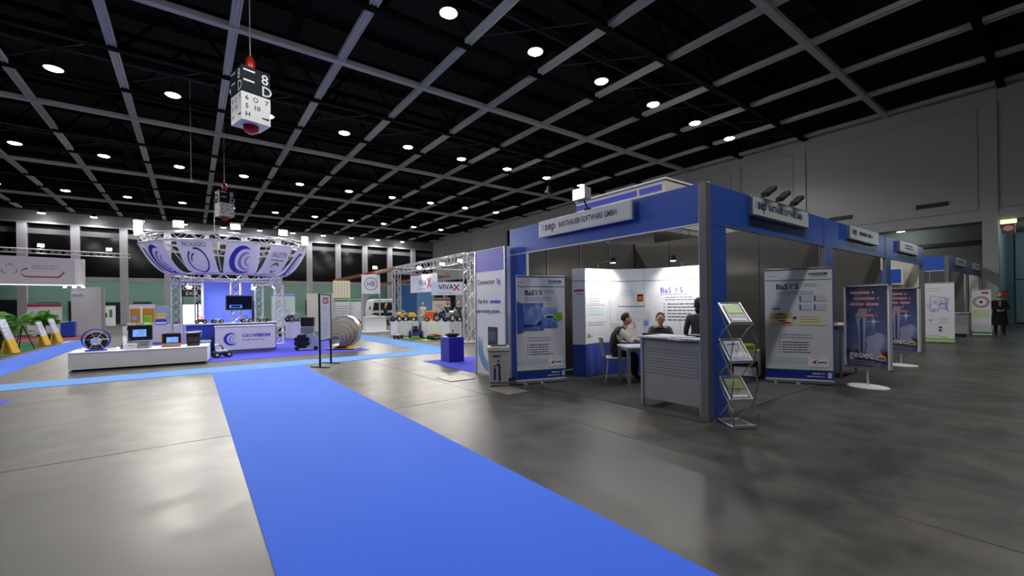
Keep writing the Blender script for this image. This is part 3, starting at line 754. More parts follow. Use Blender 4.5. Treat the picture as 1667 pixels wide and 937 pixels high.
b.band([cpos(s, .02, f_ + .02) for s, f_ in zip(ss, fo)], [cpos(s, .655, .006 + f_ * .25) for s, f_ in zip(ss, fo)])
b.build('blue_cloth', mat('royal_blue_cloth', '#24409e', .85, sheen=.2), pw, smooth=True)
E0, E1 = Vector((6.28, 6.32, 0)), Vector((6.41, 6.08, 0)); ed = (E1 - E0)
b = MB(); b.quad(E0 + _Z * .66, E1 + _Z * .66, E1 + _Z * 2.22, E0 + _Z * 2.22); b.quad(E0 + _Z * 2.22, E1 + _Z * 2.22, E1 + Vector((.1, .1, 2.22)), E0 + Vector((.1, .1, 2.22)))
b.build('end_panel', M_PANELW, pw)
MB().quad(E0 + _Z * .01, E1 + _Z * .01, E1 + _Z * .655, E0 + _Z * .655).build('end_cloth', MATS['royal_blue_cloth'], pw)
cstrip(0, STOT, 1.955, 1.968, .003, M_GREEN, 'green_stripe'); cstrip(0, STOT, .66, .675, .003, M_GREEN, 'green_stripe')
nrm = Vector((ed.y, -ed.x, 0)).normalized() * .003
def ep(u, z, o=1): return E0 + ed * u + _Z * z + nrm * o
MB().quad(ep(0, 1.955), ep(1, 1.955), ep(1, 1.968), ep(0, 1.968)).build('green_stripe', M_GREEN, pw)
MB().quad(ep(.15, 1.78), ep(.9, 1.79), ep(.9, 1.75), ep(.15, 1.74)).build('small_logo', M_RED, pw); MB().quad(ep(.3, 1.7), ep(.9, 1.7), ep(.9, 1.68), ep(.3, 1.68)).build('small_print', M_TEXT, pw)
def clines(s, z, wd, n, dz, h, m, seed, bl=False):
    rnd = random.Random(seed); b = MB()
    for i in range(n):
        zz = z - dz * i; e = s + wd * rnd.uniform(.65, 1); a = s
        if bl: b.quad(cpos(s - .07, zz, .004), cpos(s - .05, zz, .004), cpos(s - .05, zz + .02, .004), cpos(s - .07, zz + .02, .004))
        while a < e:
            l_ = min(rnd.uniform(3, 8) * h, .09); b.quad(cpos(a, zz, .004), cpos(a + l_, zz, .004), cpos(a + l_, zz + h, .004), cpos(a, zz + h, .004)); a += l_ + h
    b.build('text_lines', m, pw)
M_PALE = mat('pale_grey_print', '#b4b9cc', .6)
clines(1.86, 1.6, .7, 2, .05, .014, M_TEXT, 1); clines(1.9, 1.46, .6, 6, .065, .016, M_TEXTD, 2, True); clines(1.75, 1.66, .8, 1, .05, .014, M_TEXT, 3)
clines(.9, 1.42, .75, 1, .05, .014, M_TEXTD, 4); clines(.1, 1.46, .5, 2, .06, .012, M_PALE, 5); clines(.1, 1.1, .5, 2, .05, .014, M_PALE, 6); clines(.95, 1.75, .35, 3, .05, .012, M_PALE, 7); clines(.15, 1.7, .4, 5, .05, .012, M_PALE, 8); clines(.75, 1.05, .5, 3, .05, .012, M_PALE, 9)
cstrip(1.3, 1.42, 1.53, 1.68, .004, M_BROWN, 'small_picture'); cstrip(1.32, 1.4, 1.56, 1.64, .006, M_ORANGE, 'small_picture'); cstrip(1.3, 1.42, 1.65, 1.68, .006, M_BLACK, 'small_picture')
cstrip(.85, 1.55, 1.14, 1.34, .003, mat('pale_map_print', '#ccd1e2', .6, var=.15, scale=14), 'map_print'); cstrip(.12, .55, 1.26, 1.4, .003, mat('pale_teal_print', '#c4d8dc', .6, var=.1, scale=10), 'map_print'); cstrip(1.42, 1.52, 1.02, 1.12, .004, M_LBLUE, 'round_logo')
cstrip(.08, .12, .8, .88, .004, M_RED, 'small_logo'); clines(.14, .82, .12, 1, .04, .02, M_TEXT, 11)
def ctext(s, z, body, size, m):
    o = text(body, size, m, pw, 0, 0, 0); me = o.data.copy(); o.data = me; o.location = (0, 0, 0)
    for v in me.vertices: v.co = cpos(s + v.co.x, z + v.co.z, .005)
    return o
ctext(1.76, 1.7, 'BaS', .16, M_CRES1); ctext(2.04, 1.7, 'Y', .16, M_GREEN); ctext(2.15, 1.7, 'S', .16, M_CRES1)
for i, s in enumerate((.42, 2.2)):
    p = Vector(cpos(s, 2.22, .0)); q = Vector(cpos(s, 2.36, .42)); tg = Vector(cpos(s, 1.95, 0))
    t = thing('display_lamp', 'small arm lamp over the %s of the curved display wall' % ('left part' if i == 0 else 'right part'), 'lamp', p, 0, 'arm lamps on the display wall')
    q -= p; tg -= p
    MB().path([(0, 0, 0), (0, 0, .12), q], .01, 6).build('arm', M_BLACKM, t)
    MB().tube(q + Vector((0, 0, .05)), q + Vector((0, 0, -.05)), .05, 10, .06).build('head', M_BLACK, t)
    MB().lathe([(0, 0), (.05, 0)], 10, q + Vector((0, 0, -.052))).build('lens', M_FLOOD, t)
    l = bpy.data.lights.new('display_light', 'SPOT'); l.energy = 62; l.spot_size = 2.1; l.spot_blend = .8; l.shadow_soft_size = .05; l.color = (1, .95, .86)
    lo = place('display_light', l, t, q + Vector((0, 0, -.07))); lo.rotation_euler = (tg - q).to_track_quat('-Z', 'Y').to_euler()

# ------------------------------------------------------------------ counters, table, chairs
def counter(loc, rotz, wd, d, h, label):
    t = thing('info_counter', label, 'counter', loc, rotz, 'grey ribbed counters')
    for x in (0, wd):
        for y in (0, d): MB().box(x - .02, x + .02, y - .02, y + .02, 0, h - .03).build('leg', M_ALU, t)
    MB().box(.02, wd - .02, -.008, .008, .13, h - .04).build('front_panel', M_GREY, t)
    for x in (0, wd): MB().box(x - .008, x + .008, .02, d - .02, .13, h - .04).build('side_panel', M_GREY, t)
    for k in range(9): MB().box(.03, wd - .03, -.014, -.008, h * .5 + k * .042, h * .5 + k * .042 + .022).build('rib', M_GREY, t)
    MB().box(-.04, wd + .04, -.06, d + .04, h - .03, h).build('counter_top', mat('pale_counter_top', '#a9abb0', .4), t, bevel=.006)
    MB().box(wd * .52, wd * .72, -.068, -.06, h - .028, h - .004).build('name_strip', M_WHITE, t)
    return t
counter((5.26, 3.87, 0), -PI / 2, .9, .5, 1.02, 'grey ribbed counter beside the corner post of the booth')
counter((9.95, 3.55, 0), -PI / 2, .75, .9, 1.03, 'pale counter with orange leaflets behind the nearer geyser poster')
counter((24.0, 3.4, 0), -PI / 2, .7, .6, .95, 'small counter behind the far white banner')
def paper(x, y, z, sx, sy, rz, m, lab, th=.006):
    return tag(MB().box(-sx / 2, sx / 2, -sy / 2, sy / 2, 0, th).build('leaflet', m, loc=(x, y, z), rotz=rz), lab, 'leaflet', 'loose leaflets')
paper(5.42, 3.3, 1.021, .22, .3, .3, M_PANELW, 'white leaflet lying on the corner counter, nearer the post', .01)
paper(5.52, 3.6, 1.021, .22, .3, -.2, M_WHITE, 'white leaflet on the middle of the corner counter', .004)
paper(5.62, 3.15, 1.021, .26, .34, .1, M_BLACK, 'dark flat folder on the corner counter by the post', .025)
paper(10.1, 3.05, 1.031, .2, .28, .2, M_ORANGE, 'orange leaflet stack on the counter behind the geyser poster', .03)
a = math.radians(-33)
t = thing('meeting_table', 'small white meeting table with square legs in the booth', 'table', (6.21, 4.86, 0), a)
MB().box(-.04, .86, -.04, .54, .69, .72).build('table_top', M_WHITE, t, bevel=.004)
for x in (0, .82):
    for y in (0, .5): MB().box(x - .026, x + .026, y - .026, y + .026, 0, .69).build('leg', M_ALU, t)
MB().box(0, .82, .01, .49, .64, .69).build('apron', M_ALU, t)
def tl(x, y): return (6.21 + x * math.cos(a) - y * math.sin(a), 4.86 + x * math.sin(a) + y * math.cos(a))
x, y = tl(.14, .2); paper(x, y, .721, .2, .28, .4, M_PANELW, 'white sheet on the meeting table before the seated man')
x, y = tl(.55, .22)
t = thing('laptop', 'open dark laptop on the meeting table', 'laptop', (x, y, .721), a + 2.6)
MB().box(-.17, .17, -.12, .12, 0, .018).build('base', M_BLACK, t, bevel=.004); MB().box(-.15, .15, -.07, .1, .018, .02).build('keyboard', mat('grey_keys', '#4a4b50', .6), t)
MB().obox((0, .15, .12), (.34, .012, .23), Matrix.Rotation(-.3, 3, 'X')).build('lid', mat('dark_lid', '#2f3036', .4), t)
def chair(loc, rotz, label):
    t = thing('visitor_chair', label, 'chair', loc, rotz, 'white visitor chairs')
    MB().box(-.21, .21, -.22, .2, .43, .46).build('seat', M_WHITE, t, bevel=.012)
    b = MB(); n = 6
    for k in range(n):
        u0, u1 = k / n, (k + 1) / n
        f_ = lambda u: (u * .42 - .21, .2 + .03 * (1 - (2 * u - 1) ** 2))
        (x0, y0), (x1, y1) = f_(u0), f_(u1)
        b.quad((x0, y0, .46), (x1, y1, .46), (x1, y1 + .07, .84), (x0, y0 + .07, .84)); b.quad((x0, y0 + .02, .46), (x0, y0 + .09, .84), (x1, y1 + .09, .84), (x1, y1 + .02, .46)); b.quad((x0, y0 + .07, .84), (x1, y1 + .07, .84), (x1, y1 + .09, .84), (x0, y0 + .09, .84))
    b.build('backrest', M_WHITE, t, smooth=True)
    for sx in (-1, 1):
        for sy in (-1, 1): MB().tube((sx * .18, sy * .18 - .01, .43), (sx * .22, sy * .23 - .01, 0), .011, 6).build('leg', M_STEEL, t)
    return t
chair((6.62, 5.5, 0), math.radians(49), 'white chair with steel legs under the man with waistcoat')
chair((7.3, 4.95, 0), math.radians(-53), 'white chair behind the table under the man in grey')
# cabinet with yellow box
t = thing('low_cabinet', 'low pale cabinet with open shelf behind the leaflet rack', 'cabinet', (8.62, 4.25, 0), math.radians(-70))
for b_, nm in (((0, .5, 0, .4, 0.03, .05), 'bottom'), ((0, .5, 0, .4, .5, .53), 'top'), ((0, .02, 0, .4, .05, .5), 'side_panel'), ((.48, .5, 0, .4, .05, .5), 'side_panel'), ((0, .5, .38, .4, .05, .5), 'back_panel'), ((.02, .48, 0, .02, .33, .49), 'drawer')):
    MB().box(*b_).build(nm, M_CREAM, t)
MB().box(.05, .45, .05, .3, .05, .2).build('stored_papers', M_PANELW, t)
t = thing('yellow_box', 'small yellow box on the low cabinet', 'box', (8.78, 3.98, .53), math.radians(-40))
MB().box(-.1, .1, -.07, .07, 0, .13).build('carton', mat('lemon_card', '#c4c01e', .6), t, bevel=.004); MB().box(-.07, .07, -.072, -.07, .03, .09).build('print', M_GREEN, t)
t = thing('white_bowl', 'small white dish behind the top of the leaflet rack', 'bowl', (6.3, 3.15, 1.0))
# ------------------------------------------------------------------ zigzag leaflet rack
bpy.data.objects.remove(t)
t = thing('leaflet_rack', 'silver zigzag leaflet rack with tilted trays before the blue post', 'rack', (5.32, 2.56, 0), math.radians(-33))
TR = [(.31, .56), (.77, 1.03), (1.23, 1.48)]
W2 = .135
def tray(y0, z0, y1, z1, nm):
    o = MB()
    for sx in (-1, 1): o.tube((sx * W2, y0, z0), (sx * W2, y1, z1), .011, 6)
    o.tube((-W2, y0, z0), (W2, y0, z0), .011, 6); o.tube((-W2, y1, z1), (W2, y1, z1), .011, 6)
    p = o.build(nm, M_STEEL, t)
    d = Vector((0, y1 - y0, z1 - z0)); n_ = Vector((0, d.z, -d.y)).normalized()
    if n_.z > 0: n_ = n_
    MB().quad((-W2, y0, z0), (W2, y0, z0), (W2, y1, z1), (-W2, y1, z1)).build('tray_plate', mat('clear_tray_plate', '#9aa0a6', .2, alpha=.5), p)
    MB().box(-W2, W2, y0 - .012, y0 + .002, z0 - .005, z0 + .028).build('tray_lip', M_STEEL, p)
tray(-.19, .015, .19, .015, 'base_tray')
for z0, z1 in TR: tray(-.13, z0, .13, z1, 'tray')
for sx in (-1, 1):
    x = sx * (W2 + .014)
    prev = (.19, .02, -.19, .02)
    for z0, z1 in TR:
        by, bz, fy, fz = prev
        MB().path([(x, by, bz), (x, -.0, (bz + z0) / 2 + .02), (x, -.13, z0)], .008, 4).build('scissor_arm', M_STEEL, t)
        MB().path([(x, fy, fz), (x, -.2 + .0, (fz + z0) / 2 + .02), (x, .02, z0 + (z1 - z0) * .3), (x, .13, z1)], .007, 4).build('scissor_arm', M_GREYPOST, t)
        prev = (.13, z1, -.13, z0)
MB().tube((.0, .1, .02), (.0, .1, .5), .008, 6).build('rear_rod', M_STEEL, t)
RC, RS = math.cos(math.radians(-33)), math.sin(math.radians(-33))
for i, (z0, z1) in enumerate(TR):
    g = i != 1
    br = tag(MB().quad((-.11, -.118, z0 + .022), (.11, -.118, z0 + .022), (.11, .1, z1 - .02), (-.11, .1, z1 - .02)).quad((-.11, .1, z1 - .026), (.11, .1, z1 - .026), (.11, -.118, z0 + .016), (-.11, -.118, z0 + .016)).build('brochure', mat('brochure_white', '#d2d8e4', .35) if not g else mat('brochure_grey', '#7c8480', .35, var=.3, scale=25), loc=(5.32, 2.56, 0), rotz=math.radians(-33)),
             ('green and grey brochure on the bottom tray of the zigzag rack', 'white brochure on the middle tray of the zigzag rack', 'green and grey brochure on the top tray of the zigzag rack')[i], 'brochure', 'brochures on the zigzag rack')
    def bq(u0, u1, v0, v1, m, nm):
        f_ = lambda u, v: (-.11 + .22 * u, -.118 + .218 * v - .002, z0 + .026 + (z1 - z0 - .042) * v)
        MB().quad(f_(u0, v0), f_(u1, v0), f_(u1, v1), f_(u0, v1)).build(nm, m, br)
    if g: bq(.05, .95, .5, .92, mat('meadow_print', '#7fae2e', .35, var=.35, scale=18), 'meadow_print'); bq(.1, .9, .1, .2, M_PANELW, 'white_strip')
    else: bq(.05, .95, .06, .16, M_CRES2, 'blue_strip'); bq(.75, .85, .2, .27, M_LIME, 'green_dot'); bq(.2, .8, .8, .84, M_TEXT, 'small_print')
# picture and things in the third booth section
pc = thing('wall_picture', 'blue framed print on the cream wall of the last booth section', 'picture', (17.1, 3.6, 1.95), -PI / 2)
MB().box(-.35, .35, -.03, 0, 0, .5).build('frame', M_WHITE, pc); MB().box(-.31, .31, -.034, -.03, .04, .46).build('print', M_BLUE, pc)
pc = thing('wall_poster', 'pale violet poster under the blue framed print', 'poster', (17.1, 3.75, .9), -PI / 2)
MB().box(-.35, .35, -.02, 0, 0, .95).build('sheet', mat('pale_violet_paper', '#aeb0cf', .6), pc); lines(pc, -.25, .8, .5, 6, .09, .03, M_TEXT, -.022, 3)
# ------------------------------------------------------------------ people
def segd(p, a, b):
    d = b - a; L = d.length_squared
    u = 0 if L < 1e-9 else max(0, min(1, (p - a).dot(d) / L)); return (p - a - d * u).length
def person(label, loc, rotz, J, mt, head=(0, 0, 0), hair='short', R=None, seat=False, group=None, extra=None, hands=True):
    """J: joint name -> local position (facing -Y, floor at z = 0); mt: top, arm, legs, shoe materials"""
    J = {k: Vector(v) for k, v in J.items()}; R = R or {}
    rad = dict(pelvis=.13, spine=.125, chest=.14, neck=.058, skull=.055, sl=.072, sr=.072, el=.046, er=.046, wl=.033, wr=.033, pl=.03, pr=.03,
               hl=.095, hr=.095, kl=.066, kr=.066, al=.046, ar=.046, tl=.036, tr=.036); rad.update(R)
    bones = [('pelvis', 'spine', 0), ('spine', 'chest', 0), ('chest', 'neck', 0), ('neck', 'skull', 4), ('chest', 'sl', 0), ('sl', 'el', 1), ('el', 'wl', 1), ('wl', 'pl', 4), ('chest', 'sr', 0), ('sr', 'er', 1), ('er', 'wr', 1), ('wr', 'pr', 4),
             ('pelvis', 'hl', 2), ('hl', 'kl', 2), ('kl', 'al', 2), ('al', 'tl', 3), ('pelvis', 'hr', 2), ('hr', 'kr', 2), ('kr', 'ar', 2), ('ar', 'tr', 3)]
    bm = bmesh.new(); sk = bm.verts.layers.skin.verify(); V = {}
    for k, p in J.items():
        if k not in rad: continue
        V[k] = bm.verts.new(p); V[k][sk].radius = (rad[k], rad[k])
    V['pelvis'][sk].use_root = True
    segs = []
    for a, b, s in bones: bm.edges.new((V[a], V[b])); segs.append((J[a], J[b], s))
    if hands:
        for sd in ('l', 'r'):
            d = (J['p' + sd] - J['w' + sd]).normalized(); q = J.get('n' + sd, Vector((0, 0, -1))); q = (q - d * q.dot(d)).normalized(); sv = d.cross(q) * (1 if sd == 'l' else -1)
            for i, (o, L) in enumerate(((-.03, .055), (-.011, .072), (.01, .078), (.03, .07))):
                p = J['p' + sd] + sv * o + d * .012; ch = [p, p + d * L * .6 + q * .008, p + d * L * .95 + q * .03]
                prev = None
                for c in ch:
                    v = bm.verts.new(c); v[sk].radius = (.0095, .0095)
                    if prev: bm.edges.new((prev, v))
                    else: v[sk].use_root = True
                    prev = v
                segs.append((ch[0], ch[2], 4))
            p = J['w' + sd] + d * .02 + sv * .02; ch = [p, p + sv * .028 + d * .03 + q * .01, p + sv * .034 + d * .065 + q * .025]; prev = None
            for c in ch:
                v = bm.verts.new(c); v[sk].radius = (.0105, .0105)
                if prev: bm.edges.new((prev, v))
                else: v[sk].use_root = True
                prev = v
            segs.append((ch[0], ch[2], 4))
    me0 = bpy.data.meshes.new('sk'); bm.to_mesh(me0); bm.free()
    ob = bpy.data.objects.new('sk', me0); COL.objects.link(ob)
    m1 = ob.modifiers.new('s', 'SKIN'); m1.use_smooth_shade = True
    m2 = ob.modifiers.new('b', 'SUBSURF'); m2.levels = 1; m2.render_levels = 1
    bpy.context.view_layer.update()
    me = bpy.data.meshes.new_from_object(ob.evaluated_get(bpy.context.evaluated_depsgraph_get()))
    bpy.data.objects.remove(ob)
    # head
    hc = J['skull'] + Vector(head[:3]) * 0 + Vector((0, -.01, .1)); tilt = Matrix.Rotation(head[2], 3, 'Z') @ Matrix.Rotation(head[0], 3, 'X') @ Matrix.Rotation(head[1], 3, 'Y')
    def hf(p):
        q = p.copy(); k = max(0, -q.z)
        q.x *= 1 - .32 * k; q.y *= 1 - (.1 * k if q.y < 0 else .35 * k)
        if q.y < -.6 and abs(q.x) < .3 and -.35 < q.z < .15: q.y -= .16 * (1 - abs(q.x) / .3) * (1 if q.z < -.05 else .5)
        if q.y < -.6 and .05 < q.z < .3 and .15 < abs(q.x) < .55: q.y += .07
        return q
    hb = MB().ell((0, 0, 0), (.078, .098, .122), 24, 18, hf)
    for sx in (-1, 1): hb.ell((sx * .08, .012, -.008), (.014, .026, .034), 8, 6)
    nb = len(me.vertices); bmh = bmesh.new(); bmh.from_mesh(me)
    vs = [bmh.verts.new(hc + tilt @ Vector(p)) for p in hb.v]
    for f in hb.f: fc = bmh.faces.new([vs[i] for i in f]); fc.smooth = True; fc.material_index = 4
    def dot(x, z, rx, rz, mi, y=-.098):
        c = hc + tilt @ Vector((x, y, z)); n = 8
        vv = [bmh.verts.new(c + tilt @ Vector((rx * math.cos(2 * PI * k / n), -.0005, rz * math.sin(2 * PI * k / n)))) for k in range(n)]
        f = bmh.faces.new(vv); f.material_index = mi
    for sx in (-1, 1): dot(sx * .03, .012, .012, .006, 5, -.0925); dot(sx * .03, .034, .017, .0045, 5, -.095)
    dot(0, -.062, .022, .006, 6, -.094)
    bmh.faces.ensure_lookup_table(); bmh.normal_update()
    for f in bmh.faces[:len(me.polygons)]:
        c = f.calc_center_median(); f.material_index = min(segs, key=lambda s: segd(c, s[0], s[1]))[2]; f.smooth = True
    me2 = bpy.data.meshes.new('body'); bmh.to_mesh(me2); bmh.free()
    for m in (mt[0], mt[1], mt[2], mt[3], M_SKIN, M_HAIR, mat('lip', '#9a5a50', .5)): me2.materials.append(m)
    t = thing('person', label, 'person', loc, rotz, group)
    place('body', me2, t)
    def hr(p):
        q = p * 1.0
        if q.y < -.25: q.y = -.25 + (q.y + .25) * .55
        return q
    h = MB().ell((0, .012, .022), (.085, .107, .114), 20, 14, hr); keep = []
    for f in h.f:
        c = sum((Vector(h.v[i]) for i in f), Vector()) / len(f)
        low = -.02 if hair == 'short' else -.1
        if (c.z > .055 or (c.y > .005 and c.z > low)): keep.append(f)
    h.f = keep; h.v = [tuple(hc + tilt @ Vector(p)) for p in h.v]
    if hair == 'long': h.ell(hc + tilt @ Vector((0, .04, -.09)), (.075, .055, .09), 12, 8)
    h.build('hair', M_HAIR, t, smooth=True)
    if extra: extra(t, J)
    return t
STAND = dict(pelvis=(0, 0, .93), spine=(0, 0, 1.1), chest=(0, .01, 1.28), neck=(0, 0, 1.42), skull=(0, -.01, 1.5), sl=(.165, .01, 1.35), sr=(-.165, .01, 1.35),
             el=(.22, .03, 1.09), er=(-.22, .03, 1.09), wl=(.22, -.06, .86), wr=(-.22, -.06, .86), pl=(.22, -.08, .79), pr=(-.22, -.08, .79),
             hl=(.09, 0, .88), hr=(-.09, 0, .88), kl=(.1, -.02, .48), kr=(-.1, -.02, .48), al=(.1, .02, .09), ar=(-.1, .02, .09), tl=(.11, -.12, .035), tr=(-.11, -.12, .035), nl=(-1, 0, 0), nr=(1, 0, 0))
SIT = dict(pelvis=(0, .06, .55), spine=(0, .05, .72), chest=(0, .0, .9), neck=(0, -.04, 1.03), skull=(0, -.07, 1.09), sl=(.17, .0, .97), sr=(-.17, 0, .97),
           el=(.22, -.13, .78), er=(-.22, -.13, .78), wl=(.12, -.33, .775), wr=(-.12, -.33, .775), pl=(.08, -.39, .765), pr=(-.08, -.39, .765),
           hl=(.09, .02, .53), hr=(-.09, .02, .53), kl=(.12, -.38, .52), kr=(-.12, -.38, .52), al=(.12, -.36, .09), ar=(-.12, -.36, .09), tl=(.13, -.5, .035), tr=(-.13, -.5, .035), nl=(0, 0, -1), nr=(0, 0, -1))
def mod(base, **k): d = dict(base); d.update(k); return d
M_SHIRT = mat('checked_white_shirt', '#cfc8bb', .7, var=.25, scale=60); M_VEST = mat('dark_waistcoat', '#1c1b22', .7); M_TROU = mat('dark_trousers', '#17171b', .8); M_SHOE = mat('black_leather', '#0e0e10', .4); M_GSUIT = mat('grey_suit_cloth', '#3d3d44', .8, var=.2, scale=40)
person('man in checked shirt and dark waistcoat sitting with hand at his mouth', (6.62, 5.5, 0), math.radians(49),
       mod(SIT, spine=(0, .02, .73), chest=(0, -.08, .9), neck=(0, -.17, 1.02), skull=(0, -.22, 1.08), sl=(.17, -.08, .97), sr=(-.17, -.08, .97), er=(-.2, -.28, .76), wr=(-.07, -.37, .99), pr=(-.03, -.375, 1.06), nr=(.3, .9, 0), el=(.24, -.2, .78), wl=(.13, -.42, .765), pl=(.08, -.48, .76)),
       (M_VEST, M_SHIRT, M_TROU, M_SHOE), (.1, 0, 0))
person('man in dark grey sitting behind the table looking down', (7.3, 4.95, 0), math.radians(-53), mod(SIT, skull=(0, -.1, 1.08)), (M_GSUIT, M_GSUIT, M_TROU, M_SHOE), (.35, 0, 0))
person('person with black hair seen from behind beside the corner post', (7.28, 4.14, 0), math.radians(120), {k: (v[0], v[1], v[2] * .9) if k[0] != 'n' or k == 'neck' else v for k, v in STAND.items()}, (M_GSUIT, M_GSUIT, M_TROU, M_SHOE), (0, 0, .2), 'long')
M_COAT = mat('black_wool_coat', '#0d0d0f', .85)
def coat(t, J):
    b = MB(); n = 16; rows = [(.42, .24, .19), (.6, .225, .175), (.85, .2, .15), (1.05, .17, .13), (1.28, .195, .13), (1.37, .16, .1)]
    for z, rx, ry in rows:
        for k in range(n): b.v.append((rx * math.cos(2 * PI * k / n), ry * math.sin(2 * PI * k / n) + .0, z))
    for i in range(len(rows) - 1):
        for k in range(n):
            q = (k + 1) % n; b.f.append((i * n + k, i * n + q, (i + 1) * n + q, (i + 1) * n + k))
    b.build('coat', M_COAT, t, smooth=True)
    MB().quad((-.04, -.15, 1.36), (.04, -.15, 1.36), (.02, -.155, 1.18), (-.02, -.155, 1.18)).build('collar', mat('grey_scarf', '#8c8c92', .8), t)
person('person in a long black coat walking near the door', (25.9, 2.04, 0), math.radians(-80), mod(STAND, er=(-.25, -.02, 1.1), wr=(-.08, -.2, 1.02), pr=(.0, -.22, 1.0), el=(.25, -.02, 1.1), wl=(.08, -.2, 1.0), pl=(.0, -.23, .98), kl=(.1, -.08, .48), al=(.1, -.12, .1), tl=(.11, -.26, .05), ar=(-.1, .06, .09), tr=(-.11, -.08, .035)), (M_COAT, M_COAT, M_TROU, M_SHOE), (.15, 0, 0), extra=coat)
person('man in black jacket standing behind the white plinth with the tractor', (10.7, 19.9, 0), math.radians(-30), STAND, (M_VEST, M_VEST, M_TROU, M_SHOE))
person('man in black and white top beside the lattice column', (10.55, 18.5, 0), math.radians(-25), STAND, (M_VEST, M_SHIRT, M_TROU, M_SHOE))
person('person in cream clothes behind the yellow machines', (11.2, 24.0, 0), math.radians(-20), STAND, (mat('cream_cloth', '#cfc6ae', .8), MATS['cream_cloth'], MATS['cream_cloth'], M_SHOE))
person('person in black leaning at the white reception desk', (9.5, 25.65, 0), math.radians(60), STAND, (M_VEST, M_VEST, M_TROU, M_SHOE))

# ------------------------------------------------------------------ hanging wayfinding boxes
M_SIGNW = mat('pale_sign_plastic', '#c9cdcc', .4); M_SIGND = mat('dark_sign_plastic', '#0d1320', .6, spec=.15)
def hanging(loc, rotz, label, s=1.):
    t = thing('hanging_sign', label, 'sign', loc, rotz, 'hanging wayfinding boxes')
    a, h = .4 * s, 1.6 * s
    def body(z0, z1, nm, m): MB().box(-a, a, -a, a, z0, z1).build(nm, m, t, bevel=.008)
    body(0, .82 * s, 'white_section', M_SIGNW); body(.82 * s, h, 'dark_section', M_SIGND)
    MB().lathe([(0, -.24 * s), (.09 * s, -.225 * s), (.16 * s, -.18 * s), (.205 * s, -.1 * s), (.22 * s, 0)], 20).build('red_lamp', M_RED, t, smooth=True)
    MB().lathe([(.1 * s, h), (.13 * s, h + .12 * s), (.13 * s, h + .38 * s), (.06 * s, h + .5 * s), (0, h + .5 * s)], 16).build('red_top', M_RED, t, smooth=True)
    MB().tube((0, 0, h + .5 * s), (0, 0, 14.62 - loc[2]), .02, 5).build('cable', M_STEEL, t)
    for k in range(4):
        f = place('printed_face', MB().quad((0, 0, 0), (.001, 0, 0), (.001, 0, .001)).mesh('printed_face', M_SIGNW), t, (0, 0, 0), k * PI / 2)
        text('8', .42 * s, M_SIGNW, f, a * .35, 1.22 * s, -a - .004, bold=.004); text('D', .42 * s, M_SIGNW, f, a * .35, .87 * s, -a - .004, bold=.004)
        lines(f, -a * .85, 1.45 * s, .42 * s, 1, .1, .05 * s, M_SIGNW, -a - .004, 1); lines(f, -a * .85, 1.15 * s, .3 * s, 1, .1, .05 * s, M_SIGNW, -a - .004, 2)
        for (c, x, z) in (('6', -.3, .6), ('5', -.3, .36), ('10', -.08, .36), ('7', .24, .6), ('H', -.3, .12)):
            text(c, .19 * s, M_SIGND, f, x * s, z * s, -a - .004, bold=.003)
        MB().prism([(.16 * s, .16 * s), (.3 * s, .16 * s), (.3 * s, .13 * s), (.36 * s, .18 * s), (.3 * s, .23 * s), (.3 * s, .2 * s), (.16 * s, .2 * s)], -a - .005, -a - .003).build('arrow', M_SIGND, f)
        ringmark(f, -.02 * s, .66 * s, .07 * s, .02 * s, M_SIGND, -a - .004)
    return t
hanging((1.5, 15.1, 7.0), math.radians(15), 'nearer hanging wayfinding box with 8 D and red lamps')
hanging((1.72, 32.2, 7.2), math.radians(15), 'farther hanging wayfinding box above the round truss', 1.)
hanging((1.7, 46.5, 6.8), math.radians(-18), 'most distant hanging wayfinding box behind the floodlights', .8)
t = thing('hanging_rod', 'thin white rod lamp hanging left of the farther wayfinding box', 'lamp', (.05, 30, 8.6))
MB().tube((0, 0, .1), (0, 0, 6.02), .02, 6).build('rod', M_SIGNW, t); MB().lathe([(.09, 0), (.09, .12), (.03, .18)], 10).build('head', M_SIGNW, t)

# ------------------------------------------------------------------ round truss stand
GC = Vector((1.22, 20.26, 0)); RU, RL = 2.6, 1.7; VA = math.atan2(-GC.y, -GC.x)      # VA points from the stand to the viewer
t = thing('ring_truss', 'round white truss ring on lattice columns with curved fabric flags', 'truss structure', GC)
def ring(R, z, s, nseg, nm):
    b = MB()
    for dr, dz in ((-.5, -.5), (.5, -.5), (-.5, .5), (.5, .5)):
        b.path([((R + dr * s) * math.cos(2 * PI * k / nseg), (R + dr * s) * math.sin(2 * PI * k / nseg), z + dz * s) for k in range(nseg)], .026, 5, closed=True)
    for k in range(nseg * 2):
        a0, a1 = PI * k / nseg, PI * (k + 1) / nseg; sg = 1 if k % 2 else -1
        for dr in (-.5, .5): b.tube(((R + dr * s) * math.cos(a0), (R + dr * s) * math.sin(a0), z - sg * s / 2), ((R + dr * s) * math.cos(a1), (R + dr * s) * math.sin(a1), z + sg * s / 2), .013, 3, cap=False)
        for dz in (-.5, .5): b.tube(((R - sg * s / 2) * math.cos(a0), (R - sg * s / 2) * math.sin(a0), z + dz * s), ((R + sg * s / 2) * math.cos(a1), (R + sg * s / 2) * math.sin(a1), z + dz * s), .011, 3, cap=False)
    return b.build(nm, M_TRUSS, t)
ring(RU, 3.95, .26, 24, 'upper_ring'); ring(RL, 2.6, .28, 18, 'lower_ring')
for da in (6, 90, -90, 142, -142):
    a = VA + math.radians(da); b = MB(); p = Vector((RL * math.cos(a), RL * math.sin(a), 0))
    truss(b, p, p + _Z * 2.48, .29, .024, .3); b.box(p.x - .2, p.x + .2, p.y - .2, p.y + .2, 0, .012)
    b.build('column', M_TRUSS, t)
